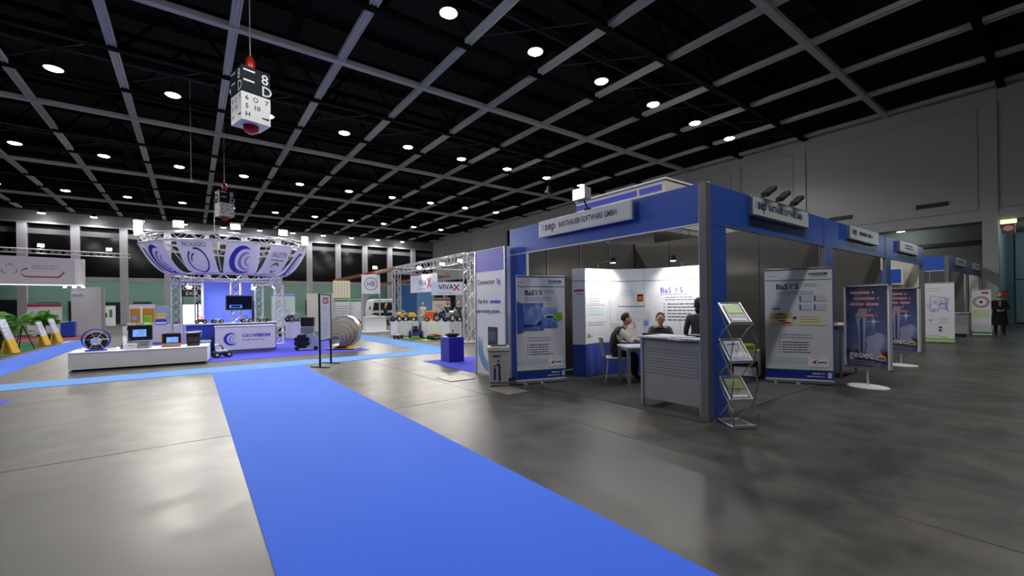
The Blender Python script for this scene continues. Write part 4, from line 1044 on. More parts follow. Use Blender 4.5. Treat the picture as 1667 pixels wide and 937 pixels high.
for k in range(10):
    a = 2 * PI * k / 10 + .1; MB().tube((RL * math.cos(a), RL * math.sin(a), 2.85), (RU * math.cos(a), RU * math.sin(a), 3.82), .01, 4).build('strut', M_TRUSS, t)
M_FLAG = mat('white_flag_cloth', '#eceaf2', .7)
_nt = M_FLAG.node_tree; _p = _nt.nodes['Principled BSDF']; _tr = _nt.nodes.new('ShaderNodeBsdfTranslucent'); _tr.inputs['Color'].default_value = lin('#e8e6f2')
_mx = _nt.nodes.new('ShaderNodeMixShader'); _mx.inputs['Fac'].default_value = .35
_nt.links.new(_p.outputs[0], _mx.inputs[1]); _nt.links.new(_tr.outputs[0], _mx.inputs[2]); _nt.links.new(_mx.outputs[0], _nt.nodes['Material Output'].inputs['Surface'])
def flag_pt(a, v):      # v 0 at the lower ring, 1 at the upper ring, bulging outward
    r = RL + .1 + (RU + .14 - RL - .1) * (v ** .62); z = 2.76 + (3.82 - 2.76) * (v ** 1.25); return Vector((r * math.cos(a), r * math.sin(a), z))
def flag(da, hw0, hw1, kind, label):
    fl_ = thing('fabric_flag', label, 'flag', GC, 0, 'curved flags of the round truss'); b = MB(); nu, nv = 8, 12
    def fp(u, v, off=0.):
        a = VA + math.radians(da + (hw0 + (hw1 - hw0) * v) * u); p = flag_pt(a, v); n_ = Vector((math.cos(a), math.sin(a), -.45)).normalized(); return p + n_ * off
    for i in range(nu):
        for j in range(nv):
            u0, u1, v0, v1 = -1 + 2 * i / nu, -1 + 2 * (i + 1) / nu, j / nv, (j + 1) / nv
            b.quad(fp(u0, v0), fp(u1, v0), fp(u1, v1), fp(u0, v1))
            b.quad(fp(u0, v1, -.01), fp(u1, v1, -.01), fp(u1, v0, -.01), fp(u0, v0, -.01))
    b.build('cloth', M_FLAG, fl_, smooth=True)
    def arc(cu, cv, R, a0, a1, wmax, m, const=False, nm='printed_logo'):
        o, i_ = [], []
        for k in range(29):
            q = k / 28; an = math.radians(a0 + (a1 - a0) * q); th = R * wmax * (1 if const else math.sin(PI * q) ** .8)
            for lst, rr in ((o, R), (i_, R - th)): lst.append(fp(cu + rr * math.cos(an), cv + rr * math.sin(an) * .62, .012))
        MB().band(o, i_).build(nm, m, fl_)
    def bar(u0, u1, v0, v1, m, nm='printed_line'): 
        n_ = 8; MB().band([fp(u0 + (u1 - u0) * k / n_, v1, .013) for k in range(n_ + 1)], [fp(u0 + (u1 - u0) * k / n_, v0, .013) for k in range(n_ + 1)]).build(nm, m, fl_)
    def ftext(s, cu, v, size, m):
        o = text(s, 1., m, fl_, 0, 0, 0, align='CENTER'); me = o.data.copy(); o.data = me; o.location = (0, 0, 0)
        for q in me.vertices: q.co = fp(cu + q.co.x * size, v + q.co.z * size * .62, .014)
    if kind == 'moon':
        arc(0, .45, .72, 50, 320, .42, M_CRES1); arc(.22, .45, .45, 60, 310, .36, M_CRES2); arc(.36, .46, .24, 60, 300, .4, M_CRES2); bar(-.6, .6, .04, .055, M_CRES2)
    elif kind == 'ring':
        arc(0, .42, .62, -230, 100, .13, M_NAVY, True); arc(-.08, .46, .32, 100, 190, .2, M_NAVY, True); ftext('PROKASRO', 0, .82, .27, M_TEXTD)
    elif kind == 'leaf':
        ftext('SALOTER', 0, .66, .34, M_TEXTD); bar(-.6, .6, .55, .58, M_GREEN); arc(0, .25, .4, 20, 170, .35, M_GREEN); arc(.1, .27, .25, 190, 350, .35, M_TEXTD); bar(-.6, .6, .04, .06, M_CRES2)
    return fl_
flag(-56, 12, 12.5, 'moon', 'flag with blue crescents at the left end of the truss ring')
flag(-22, 13, 11, 'ring', 'flag with dark open ring, second from the left on the truss ring')
flag(9, 15, 10.5, 'moon', 'front centre flag with blue crescents on the truss ring')
flag(38, 13, 9.5, 'leaf', 'flag with green leaf mark, fourth on the truss ring')
flag(65, 11, 10, 'moon', 'flag with blue crescents at the right end of the truss ring')
flag(88, 9, 9, 'plain', 'plain flag edge at the right side of the truss ring')
flag(-84, 11, 11, 'plain', 'plain flag edge at the left side of the truss ring')
def flood(loc, d, label, power=250, s=1., n=1, group='floodlights on the round truss', hang=0.):
    t = thing('floodlight', label, 'floodlight', loc, 0, group); d = Vector(d).normalized(); q = d.to_track_quat('-Z', 'Y').to_matrix()
    if hang: MB().tube((0, 0, .26 * s), (0, 0, hang), .014, 6).build('hanger', M_BLACKM, t)
    else: MB().tube((0, 0, 0), (0, 0, .16 * s), .018, 6).build('stem', M_BLACKM, t)
    for k in range(n):
        o = Vector(((k - (n - 1) / 2) * .0, 0, .26 * s + k * .2 * s)) + (Vector((0, 0, 0)))
        MB().obox(o, (.3 * s, .2 * s, .14 * s), q).build('housing', M_ALU, t, bevel=.01)
        MB().obox(o + d * .072 * s, (.27 * s, .17 * s, .008), q).build('glass', M_FLOOD, t)
    if power:
        l = bpy.data.lights.new('flood_light', 'SPOT'); l.energy = power; l.spot_size = 2.1; l.spot_blend = .6; l.shadow_soft_size = .1; l.color = (1, .95, .88)
        lo = place('flood_light', l, t, Vector((0, 0, .26 * s)) + d * .12 * s); lo.rotation_euler = d.to_track_quat('-Z', 'Y').to_euler()
    return t
def rp(da, R=RU, z=4.08): a = VA + math.radians(da); return GC + Vector((R * math.cos(a), R * math.sin(a), z))
for da, nm in ((-33, 'left'), (4, 'middle'), (41, 'right')):
    p = rp(da); flood(p, Vector((0, 0, 1.2)) - p + Vector((.5, -2 + GC.y * .0, 0)) if False else Vector((-.1, -1, -.55)), 'brilliant floodlight on top of the truss ring, %s one of three' % nm, 450, 1.0)
for da, nm in ((-84, 'left'), (84, 'right')):
    p = rp(da, RU + .1, 4.0); flood(p, Vector((-.3, -1, -.35)), 'cluster of white floodlights at the %s tip of the truss ring' % nm, 150, .9, 3 if nm == 'left' else 2)
for i, da in enumerate((-120, -60, 30, 75, 150)):
    p = rp(da, RL - .14, 2.2); flood(p, GC + Vector((0, -.5, .9)) - p, 'small white spotlight inside the lower truss ring, number %s clockwise' % ORD[i], 110, .6, 1, 'spotlights inside the lower ring', .27)

# stand furniture
GD = Vector((math.cos(VA), math.sin(VA), 0))
t = thing('backdrop_screen', 'blue back panel behind the television', 'panel', (GC.x + .02, GC.y + .9, 0))
MB().box(-.85, .8, 0, .06, 0, 2.66).build('panel', mat('periwinkle_panel', '#5a6fdc', .5), t); MB().box(-.93, -.85, -.02, .08, 0, 2.66).build('edge_profile', M_WHITE, t)
p = GC + Vector((RL * math.cos(VA + .105), RL * math.sin(VA + .105), 0)) + GD * .24 + Vector((.1, 0, 0))
t = thing('television', 'black flat television on the front lattice column', 'television', (p.x, p.y, 1.42), math.radians(-2))
MB().box(-.42, .42, -.05, 0, 0, .54).build('bezel', mat('grey_bezel', '#56585e', .35), t, bevel=.008); MB().box(-.385, .385, -.053, -.05, .035, .505).build('screen', mat('tv_dark_screen', '#0c1230', .2), t)
MB().box(-.3, .08, -.055, -.053, .08, .19).build('menu_box', mat('tv_menu', '#4d7fe8', .3, emit=.8), t); MB().box(-.25, .03, -.057, -.055, .1, .17).build('menu_text', mat('tv_menu_dark', '#101a40', .3), t)
MB().box(-.1, .1, 0, .08, .15, .4).build('bracket', M_BLACKM, t)
t = thing('stand_counter', 'white counter with crescent logo and GEOVISION lettering', 'counter', (.59, 16.84, 0), math.radians(-4))
MB().box(0, 1.72, 0, .7, .12, .88).build('body', M_WHITE, t, bevel=.006); MB().box(.06, 1.66, .06, .66, 0, .12).build('plinth_base', M_GREY, t); MB().box(-.015, 1.735, -.015, .715, .88, .91).build('top', M_WHITE, t, bevel=.004)
crescent(t, .44, .48, .21, M_CRES1, -.003, 50, 320, .42); crescent(t, .5, .47, .13, M_CRES2, -.003, 55, 310, .38); crescent(t, .54, .47, .07, M_CRES2, -.003, 60, 300, .4)
text('GEO', .15, M_CRES1, t, .74, .53, -.003, bold=.002, sx=1.1); text('VISION', .15, M_CRES1, t, 1.085, .53, -.003, bold=.007, sx=1.0); lines(t, .74, .42, .85, 1, .05, .03, M_TEXT, -.003, 4)
t = thing('service_counter', 'blue fronted service counter inside the round stand', 'counter', (-.15, 17.72, 0), math.radians(-4))
MB().box(0, 2.6, 0, .5, 0, .95).build('body', M_BLUEP, t, bevel=.005); MB().box(-.02, 2.62, -.03, .53, .95, .99).build('top', M_WHITE, t); 
for x in (.65, 1.3, 1.95): MB().box(x - .004, x + .004, -.003, 0, .02, .82).build('joint', M_NAVY, t)
t = thing('side_table', 'low white side table left of the logo counter', 'table', (-.05, 17.05, 0)); MB().box(0, .55, 0, .6, .4, .45).build('top', M_WHITE, t, bevel=.004)
MB().box(.02, .53, .02, .58, .02, .4).build('body', M_WHITE, t); MB().box(.04, .51, .04, .56, 0, .02).build('foot', M_GREY, t)
rnd = random.Random(12)
def gadget(name, label, loc, rotz, cat, s=1., body=M_BLACK, accent=M_GREY, wheels=4, mast=True, group=None):
    """wheeled pipe or field robot: chassis, cover, wheels with hubs, camera mast"""
    t = thing(name, label, cat, loc, rotz, group)
    MB().box(-.24 * s, .24 * s, -.11 * s, .11 * s, .09 * s, .2 * s).build('chassis', body, t, bevel=.015 * s)
    MB().box(-.16 * s, .18 * s, -.09 * s, .09 * s, .2 * s, .28 * s).build('cover', accent, t, bevel=.02 * s)
    n = wheels // 2
    for k in range(n):
        x = (-.19 + .38 * k / max(1, n - 1)) * s
        for sy in (-1, 1):
            mt_ = Matrix.Rotation(PI / 2, 4, 'X')
            wv = MB().lathe([(.05 * s, -.04 * s), (.1 * s, -.045 * s), (.115 * s, -.02 * s), (.115 * s, .02 * s), (.1 * s, .045 * s), (.05 * s, .04 * s)], 14, (x, sy * .17 * s, .115 * s), mt_).build('wheel', M_RUBBER, t, smooth=True)
            MB().lathe([(0, -.046 * s), (.05 * s, -.044 * s), (.05 * s, .044 * s), (0, .046 * s)], 10, (x, sy * .17 * s, .115 * s), mt_).build('hub', M_STEEL, wv)
    if mast:
        MB().path([(.05 * s, 0, .28 * s), (.0, 0, .42 * s), (-.12 * s, 0, .47 * s)], .022 * s, 6).build('mast', M_BLACKM, t)
        MB().tube((-.1 * s, 0, .47 * s), (-.22 * s, 0, .45 * s), .05 * s, 10).build('camera_head', accent, t)
    return t
gadget('pipe_robot', 'small black pipe robot with fat wheels before the logo counter', (.72, 15.75, .006), math.radians(10), 'robot', 1.05, M_BLACK, M_PANELW).scale = (.78,) * 3
for i, (x, lab) in enumerate(((.3, 'black pipe camera left on the blue service counter'), (.75, 'small pipe camera beside the left camera on the blue counter'), (1.6, 'pipe camera right of the television on the blue counter'), (2.1, 'silver pipe camera at the right end of the blue counter'))):
    gadget('pipe_robot', lab, (x - .05, 17.9, .99), rnd.uniform(-.5, .5), 'robot', .55, (M_BLACK, M_ALU, M_PANELW, M_SILVER)[i], (M_ORANGE, M_PANELW, M_GREY, M_ALU)[i], 4, i % 2 == 0)
# long white plinth with instruments
t = thing('display_plinth', 'long white display plinth carrying inspection instruments', 'plinth', (-2.4, 14.66, 0), math.radians(-4.8))
MB().box(0, 2.74, 0, 1.15, .05, .44).build('body', M_WHITE, t, bevel=.004); MB().box(.05, 2.69, .06, 1.1, 0, .05).build('recessed_base', M_BLACKM, t); MB().box(-.005, 2.745, -.005, 1.155, .44, .464).build('top', M_WHITE, t)
ZP = .465
t = thing('cable_reel', 'blue ring reel wound with black cable on the white plinth', 'reel', (-1.95, 15.02, ZP), math.radians(12)); t.scale = (.72,) * 3
b = MB(); n = 36
def circ(R, y, cz, tilt=0., ph=0.): return [(R * math.cos(2 * PI * k / n), y + tilt * math.sin(2 * PI * k / n + ph), cz + R * math.sin(2 * PI * k / n)) for k in range(n)]
b.path(circ(.36, -.1, .4), .022, 6, closed=True); b.build('front_ring', M_BLUEP, t, smooth=True)
MB().path(circ(.36, .1, .4), .022, 6, closed=True).build('rear_ring', M_BLUEP, t, smooth=True)
b = MB()
for k in range(14): b.path(circ(rnd.uniform(.16, .29), rnd.uniform(-.08, .08), .36 + rnd.uniform(-.05, .03), rnd.uniform(-.04, .04), rnd.uniform(0, 6)), .013, 5, closed=True)
b.build('cable_coil', M_RUBBER, t, smooth=True); b = MB()
for k in range(6): a = k * PI / 3; b.tube((.05 * math.cos(a), -.1, .4 + .05 * math.sin(a)), (.36 * math.cos(a), -.1, .4 + .36 * math.sin(a)), .009, 5); b.tube((.36 * math.cos(a), -.1, .4 + .36 * math.sin(a)), (.36 * math.cos(a), .1, .4 + .36 * math.sin(a)), .009, 5)
b.build('spoke', M_STEEL, t); MB().box(-.28, .28, -.14, .14, 0, .05).build('base', M_BLUEP, t)
MB().path([(.3, -.05, .06), (.42, -.12, .02), (.55, -.1, .02)], .01, 5).build('loose_cable', M_RUBBER, t)
t = thing('tool_tube', 'slanted blue instrument tube leaning behind the cable reel', 'instrument', (-1.45, 15.35, ZP), 0)
MB().obox((.06, 0, .3), (.12, .1, .6), Matrix.Rotation(.22, 3, 'Y')).build('tube', M_BLUEP, t, bevel=.01); MB().obox((.14, 0, .64), (.16, .1, .05), Matrix.Rotation(.1, 3, 'Y')).build('cap', M_PANELW, t); MB().box(-.08, .1, -.08, .08, 0, .03).build('foot', M_GREY, t)
t = thing('tool_case', 'small yellow tool case behind the slanted blue tube', 'case', (-1.28, 15.3, ZP)); MB().box(-.12, .12, -.08, .08, 0, .16).build('case', M_YELLOW, t, bevel=.01); MB().path([(-.05, 0, .16), (-.05, 0, .2), (.05, 0, .2), (.05, 0, .16)], .009, 5).build('handle', M_BLACK, t)
t = thing('led_lamp', 'tiny brilliant lamp at the front edge of the white plinth', 'lamp', (-1.52, 14.78, ZP)); MB().tube((0, .06, .05), (0, 0, .05), .03, 10).build('barrel', M_ALU, t); MB().lathe([(0, 0), (.028, 0)], 10, (0, -.002, .05), Matrix.Rotation(PI / 2, 4, 'X')).build('glass', M_FLOOD, t); MB().box(-.03, .03, 0, .08, 0, .02).build('foot', M_BLACK, t)
l = bpy.data.lights.new('led_light', 'SPOT'); l.energy = 12; l.spot_size = 1.6; l.shadow_soft_size = .03; lo = place('led_light', l, t, (0, -.03, .05)); lo.rotation_euler = (PI / 2 - .2, 0, 0)
t = thing('control_box', 'small white control box right of the brilliant lamp', 'instrument', (-1.27, 14.9, ZP)); MB().box(-.1, .1, -.07, .07, 0, .15).build('box', M_PANELW, t, bevel=.006)
for k in range(3): MB().lathe([(.012, 0), (.012, .01)], 8, (-.05 + .05 * k, -.07, .09), Matrix.Rotation(PI / 2, 4, 'X')).build('knob', M_TEXTD, t)
t = thing('monitor_unit', 'inspection monitor with black frame on a silver control unit', 'monitor', (-1.12, 15.1, ZP), math.radians(-8)); t.scale = (.74, .74, .8)
u = MB().box(-.32, .32, -.2, .2, 0, .24).build('control_unit', M_ALU, t, bevel=.01); MB().box(-.24, -.02, -.203, -.2, .1, .14).build('display', M_YELLOW, u)
for k in range(6): MB().lathe([(.014, 0), (.014, .014)], 8, (.05 + .04 * k, -.2, .1 + .04 * (k % 2)), Matrix.Rotation(PI / 2, 4, 'X')).build('knob', M_BLACK, u)
MB().box(-.34, .34, .04, .16, .26, .76).build('monitor_frame', M_BLACK, t, bevel=.012); MB().box(-.2, .18, .036, .04, .38, .62).build('screen', M_SCREEN, t); MB().box(-.34, -.33, -.1, .1, .1, .6).build('side_bracket', M_WHITE, t)
MB().box(-.48, -.36, .05, .15, 0, .74).build('white_speaker', M_WHITE, t, bevel=.01)
t = thing('case_monitor', 'orange case monitor with lit blue screen on the white plinth', 'monitor', (-.46, 15.02, ZP), math.radians(-6)); t.scale = (.76,) * 3
MB().box(-.27, .27, -.14, .14, 0, .05).build('case_base', M_ORANGE, t, bevel=.01); MB().box(-.25, .25, -.12, .1, .05, .12).build('control_deck', M_ALU, t)
MB().obox((0, .12, .28), (.54, .06, .38), Matrix.Rotation(-.08, 3, 'X')).build('case_lid', M_BLACK, t, bevel=.008); MB().obox((.02, .085, .24), (.34, .004, .2), Matrix.Rotation(-.08, 3, 'X')).build('screen', M_SCREEN, t); MB().path([(-.12, .14, .46), (-.12, .14, .51), (.12, .14, .51), (.12, .14, .46)], .014, 6).build('handle', M_ORANGE, t)
b = MB()
for s in (-1, 1): b.box(s * .275 - .008, s * .275 + .008, .08, .16, .08, .47)
b.build('lid_rim', M_ORANGE, t)
t = thing('black_case', 'black equipment case standing at the right end of the plinth', 'case', (.03, 15.02, ZP), math.radians(-6)); t.scale = (.8,) * 3
MB().box(-.19, .19, -.1, .1, .06, .46).build('case', M_BLACK, t, bevel=.03); MB().box(-.15, .15, -.115, -.1, .12, .3).build('pocket', mat('charcoal_fabric', '#2c2d30', .8), t, bevel=.006); MB().box(-.17, .17, -.13, .13, 0, .04).build('foot_frame', M_BLACKM, t)
for s in (-1, 1): MB().tube((s * .15, 0, .03), (s * .15, 0, .08), .02, 6).build('foot', M_BLACKM, t)
MB().path([(-.2, 0, .3), (-.24, 0, .48), (.24, 0, .5), (.22, 0, .3)], .012, 5).build('handle_bar', M_STEEL, t)
# reel machine, case, spiral, frame sign
t = thing('reel_machine', 'grey and black cable reel machine on wheels at the stand corner', 'machine', (3.2, 16.35, .006), math.radians(-25))
mt_ = Matrix.Rotation(PI / 2, 4, 'X')
MB().lathe([(.0, -.16), (.26, -.16), (.26, .16), (0, .16)], 22, (-.1, 0, .3), mt_).build('drum', M_BLACK, t, smooth=True); b = MB()
for k in range(8): a = k * PI / 4; b.box(-.1 + .24 * math.cos(a) - .02, -.1 + .24 * math.cos(a) + .02, -.17, .17, .3 + .24 * math.sin(a) - .02, .3 + .24 * math.sin(a) + .02)
b.build('drum_bars', M_STEEL, t); MB().lathe([(0, -.02), (.27, -.02), (.27, .02), (0, .02)], 22, (.16, -.12, .3), mt_).build('side_plate', mat('pale_blue_grey_paint', '#9aa6c4', .4), t)
MB().lathe([(0, -.03), (.04, -.03), (.04, .03), (0, .03)], 10, (.16, -.14, .3), mt_).build('axle_cap', M_GREY, t); MB().box(-.32, .34, -.2, .2, .02, .07).build('frame', M_STEEL, t)
for x in (-.25, .36): MB().lathe([(0, -.03), (.07, -.03), (.07, .03), (0, .03)], 12, (x, -.2, .07), mt_).build('wheel', M_RUBBER, t)
t = thing('equipment_case', 'black equipment box on a steel stand behind the reel machine', 'case', (3.45, 17.3, .006), math.radians(-20))
MB().box(-.22, .22, -.16, .16, .78, 1.12).build('case', M_BLACK, t, bevel=.02)
for x in (-.18, .18):
    for y in (-.12, .12): MB().tube((x, y, .02), (x, y, .78), .015, 6).build('leg', M_STEEL, t)
MB().box(-.22, .22, -.16, .16, .5, .76).build('drawer_box', M_ALU, t); MB().path([(-.12, 0, 1.12), (-.12, 0, 1.17), (.12, 0, 1.17), (.12, 0, 1.12)], .01, 5).build('handle', M_STEEL, t)
t = thing('spiral_duct', 'polished steel spiral of nested duct rings on a wooden board', 'duct sculpture', (4.27, 15.7, .006), math.radians(-38))
MB().box(-.52, .52, -.3, .34, 0, .035).build('board', mat('yellow_board', '#b59a4a', .5), t); MB().box(-.5, .5, -.31, -.3, .0, .03).build('board_edge', M_BLACK, t)
RG = ((.57, 0, -.02), (.47, -.06, -.1), (.38, -.1, -.18), (.3, -.13, -.25), (.22, -.15, -.3)); nn = 36
def dring(R, cx, y): return [(cx + R * math.cos(2 * PI * k / nn), y, .05 + R + R * 0 + (.57 - R) * .12 + R * math.sin(2 * PI * k / nn)) for k in range(nn + 1)]
MB().band(dring(.57, 0, .3), dring(.57, 0, -.02)).build('duct_ring', M_SILVER, t, smooth=True)
for k, (R, cx, y) in enumerate(RG):
    R2, cx2, y2 = RG[k + 1] if k < 4 else (.16, -.15, -.3)
    b = MB().band(dring(R, cx, y), dring(R - .03, cx, y - .012)).band(dring(R - .03, cx, y - .012), dring(R2, cx2, y + .05)).band(dring(R2, cx2, y + .05), dring(R2, cx2, y2))
    b.build('duct_ring', M_SILVER, t, smooth=True)
MB().band(dring(.16, -.15, -.3), dring(.16, -.15, .3)).build('inner_tube', M_SILVER, t, smooth=True)
for s in (-1, 1): MB().box(s * .22 - .06, s * .22 + .06, -.1, .2, .03, .12).build('chock', M_YELLOW, t)
t = thing('frame_sign', 'black two-post frame sign with a pale notice beside the aisle', 'sign', (2.53, 11.34, 0), math.radians(57.5)); W = .78
for x in (0, W):
    MB().box(x - .02, x + .02, -.02, .02, .01, 1.83).build('post', M_BLACKM, t); MB().obox((x, 0, .012), (.045, .56, .022), Matrix.Rotation(math.radians(-22), 3, 'Z')).build('foot', M_BLACKM, t, bevel=.004)
for z in (.64, 1.8): MB().box(0, W, -.018, .018, z, z + .03).build('rail', M_BLACKM, t)
MB().box(.02, W - .02, -.008, .008, .67, 1.8).build('notice', mat('pale_notice', '#b5b9d6', .5), t); rect(t, .2, .62, 1.58, 1.75, mat('dark_red_print', '#8c1d2c', .5), -.009, 'red_logo'); text('Geos', .12, M_PANELW, t, .26, 1.62, -.012)
lines(t, .12, 1.48, .5, 2, .06, .02, M_TEXT, -.01, 3); lines(t, .2, 1.05, .4, 6, .06, .02, M_TEXT, -.01, 5)
# blue cube with device
t = thing('cube_plinth', 'dark violet blue cube plinth on the violet carpet', 'plinth', (5.36, 9.93, .006), math.radians(-2))
MB().box(0, .44, 0, .5, 0, .64).build('cube', mat('violet_blue_board', '#2a1fa0', .5), t, bevel=.004); MB().box(.02, .42, .02, .48, .64, .646).build('top_sheet', MATS['violet_blue_board'], t)
t = thing('black_device', 'black rounded device with blue grip on the cube plinth', 'device', (5.58, 10.16, .653), math.radians(-30))
MB().ell((0, 0, .06), (.2, .11, .06), 16, 10).build('shell', M_BLACK, t, smooth=True); MB().box(-.12, .12, -.06, .06, 0, .02).build('foot', M_RUBBER, t); MB().tube((.02, 0, .1), (.02, 0, .2), .018, 8).build('grip', M_BLUEP, t)
# ------------------------------------------------------------------ machine stand with lattice gantry
t = thing('gantry_truss', 'square aluminium lattice gantry over the machine stand', 'truss structure', (9.05, 15.0, 0))
for (x, y) in ((0, 0), (0, 7.7), (6, 0)):
    b = MB(); truss(b, (x, y, 0), (x, y, 3.45), .34, .028, .34); b.box(x - .28, x + .28, y - .28, y + .28, 0, .015); b.build('column', M_TRUSS, t)
for p0, p1 in (((0, 0, 3.45), (0, 7.7, 3.45)), ((0, 0, 3.45), (6, 0, 3.45)), ((0, 7.7, 3.45), (6, 7.7, 3.45))):
    truss(MB(), p0, p1, .34, .028, .34).build('beam', M_TRUSS, t)
t = thing('hanging_banner', 'white VIVAX banner hanging along the gantry beam', 'banner', (9.05, 20.8, 2.15), -PI / 2, 'VIVAX banners')
MB().box(0, 3.0, -.01, .01, 0, .85).build('sheet', M_PANELW, t); text('VIVA', .4, M_NAVY, t, 1.0, .32, -.014, bold=.006); text('X', .62, M_RED, t, 1.95, .22, -.016, bold=.012); lines(t, .9, .15, 1.4, 1, .1, .03, M_TEXT, -.014)
for x in (.1, 2.9): MB().tube((x, 0, .85), (x, 0, 1.15), .01, 4).build('wire', M_STEEL, t)
t = thing('hanging_banner', 'white VIVAX banner facing the hall before the right lattice column', 'banner', (8.1, 16.5, 1.93), math.radians(-28), 'VIVAX banners')
MB().box(0, 1.3, -.01, .01, 0, .56).build('sheet', M_PANELW, t); text('VIVA', .3, M_NAVY, t, .3, .24, -.014, bold=.005); text('X', .36, M_RED, t, .93, .2, -.016, bold=.01); lines(t, .3, .08, .8, 1, .1, .025, M_TEXT, -.014)
for x in (.1, 1.2): MB().tube((x, 0, .56), (x, 0, 1.4), .01, 4).build('wire', M_STEEL, t)
for i, (y, z, nm) in enumerate(((19.6, 3.2, 'left'), (17.2, 3.2, 'middle'), (15.6, 3.2, 'right'))):
    flood((9.0, y, z - .05), (-.6, -1, -.7), 'bright floodlight under the gantry beam, %s one of three' % nm, 320, .8, 1, 'floodlights on the gantry')
def plinth(x, y, sx, sy, h, label):
    t = thing('machine_plinth', label, 'plinth', (x, y, 0), 0, 'white machine plinths')
    MB().box(0, sx, 0, sy, .03, h - .02).build('body', M_WHITE, t, bevel=.004); MB().box(-.005, sx + .005, -.005, sy + .005, h - .02, h).build('top', M_WHITE, t); MB().box(.03, sx - .03, .03, sy - .03, 0, .03).build('base', M_GREY, t)
plinth(7.95, 19.9, 1.1, .9, .73, 'white plinth under the yellow machines'); plinth(8.55, 17.7, .75, .8, .76, 'white plinth under the orange machine'); plinth(8.72, 16.1, .6, .6, .79, 'white plinth behind the dark blue cube')
plinth(10.9, 20.6, .7, .7, .8, 'white plinth deeper in the machine stand')
def machine(loc, rotz, s, label, body, accent):
    """upright field machine: big rear wheels, hood, seat post, handle bars"""
    t = thing('field_machine', label, 'machine', loc, rotz, 'field machines'); s *= 1.3
    MB().box(-.32 * s, .3 * s, -.15 * s, .15 * s, .12 * s, .2 * s).build('frame', body, t, bevel=.02 * s)
    MB().prism([(-.05 * s, .2 * s), (.3 * s, .2 * s), (.33 * s, .28 * s), (.2 * s, .42 * s), (.0, .46 * s), (-.06 * s, .4 * s)], -.13 * s, .13 * s).build('hood', accent, t, bevel=.015 * s)
    mt_ = Matrix.Rotation(PI / 2, 4, 'X')
    for x, R in ((-.2, .15), (.22, .1)):
        for sy in (-1, 1):
            wv = MB().lathe([(R * .6 * s, -.025 * s), (R * .95 * s, -.035 * s), (R * s, -.015 * s), (R * s, .015 * s), (R * .95 * s, .035 * s), (R * .6 * s, .025 * s)], 16, (x * s, sy * .2 * s, R * s), mt_).build('wheel', M_RUBBER, t, smooth=True)
            MB().lathe([(0, -.04 * s), (R * .6 * s, -.03 * s), (R * .6 * s, .03 * s), (0, .04 * s)], 10, (x * s, sy * .2 * s, R * s), mt_).build('hub', M_PANELW if body is M_BLACK else M_GREY, wv)
    for sy in (-1, 1): MB().path([(-.2 * s, sy * .1 * s, .2 * s), (-.3 * s, sy * .12 * s, .5 * s), (-.42 * s, sy * .16 * s, .58 * s)], .016 * s, 6).build('handle_bar', M_STEEL, t)
    MB().box(-.26 * s, -.08 * s, -.1 * s, .1 * s, .2 * s, .36 * s).build('engine', M_BLACK if body is not M_BLACK else M_GREY, t, bevel=.01)
    MB().tube((-.17 * s, 0, .36 * s), (-.17 * s, 0, .44 * s), .035 * s, 8).build('air_filter', accent, t)
    return t
machine((8.2, 20.3, .73), .4, .75, 'yellow machine on the left of its white plinth', M_BLACK, M_YELLOW); machine((8.78, 20.3, .73), -.6, .75, 'yellow and black machine on the right of its white plinth', M_BLACK, M_YELLOW)
machine((8.92, 18.1, .76), 2.6, .85, 'orange mower on its white plinth', M_ORANGE, M_ORANGE); machine((9.02, 16.4, .79), .3, .8, 'black tractor with white hubs above the dark blue cube', M_BLACK, M_ALU)
machine((11.2, 20.95, .8), .5, .9, 'blue machine deeper in the machine stand', M_BLUEP, M_BLUEP)
machine((8.35, 18.75, 0), 1.2, .95, 'dark machine with blue frame on the floor between the plinths', M_BLUEP, M_BLACK)
machine((10.7, 15.8, 0), 2.2, 1.1, 'grey machine with big wheels behind the lattice column', M_GREY, M_YELLOW)
machine((9.9, 20.6, 0), .9, 1.3, 'yellow and grey machine behind the yellow ones', M_GREY, M_YELLOW); machine((9.65, 18.7, 0), 1.9, 1.2, 'tall blue machine frame behind the orange mower', M_BLUEP, M_BLUEP); machine((10.8, 22.5, 0), .4, 1.3, 'orange machine deep in the machine stand', M_ORANGE, M_ORANGE)
gadget('crawler_robot', 'six wheeled crawler on the lime green mat', (8.45, 17.0, .012), math.radians(25), 'robot', .9, M_BLACK, M_ORANGE, 6, False)
gadget('crawler_robot', 'small black robot on the floor before the yellow machines', (7.6, 18.9, 0), .6, 'robot', .7, M_BLACK, M_PANELW, 4, False)
tag(MB().box(8.0, 9.3, 16.75, 17.5, .0005, .01).build('display_mat', mat('lime_mat', '#7fd02a', .9)), 'lime green mat under the six wheeled crawler', 'mat')
tag(MB().box(7.9, 9.0, 18.3, 19.3, .0005, .01).build('display_mat', MATS['lime_mat']), 'lime green mat under the machine with blue frame', 'mat')
t = thing('orange_pole', 'orange post with yellow machine head right of the lattice column', 'post', (9.65, 14.75, 0)); MB().tube((0, 0, .02), (0, 0, 1.0), .05, 8).build('pole', M_ORANGE, t); MB().lathe([(0, 0), (.2, 0), (.2, .02), (.05, .04)], 12).build('foot', M_BLACK, t); MB().ell((0, 0, 1.1), (.18, .14, .16), 12, 8).build('head', M_YELLOW, t, smooth=True)
t = thing('wooden_screen', 'brown wooden panel behind the lattice column', 'panel', (11.3, 17.6, 0), -.5); MB().box(0, .9, 0, .08, .1, 2.5).build('board', M_BROWN, t); MB().box(-.05, .95, -.2, .3, 0, .1).build('foot', M_BLACKM, t); MB().box(0, .9, -.005, 0, 2.0, 2.12).build('white_strip', M_PANELW, t)
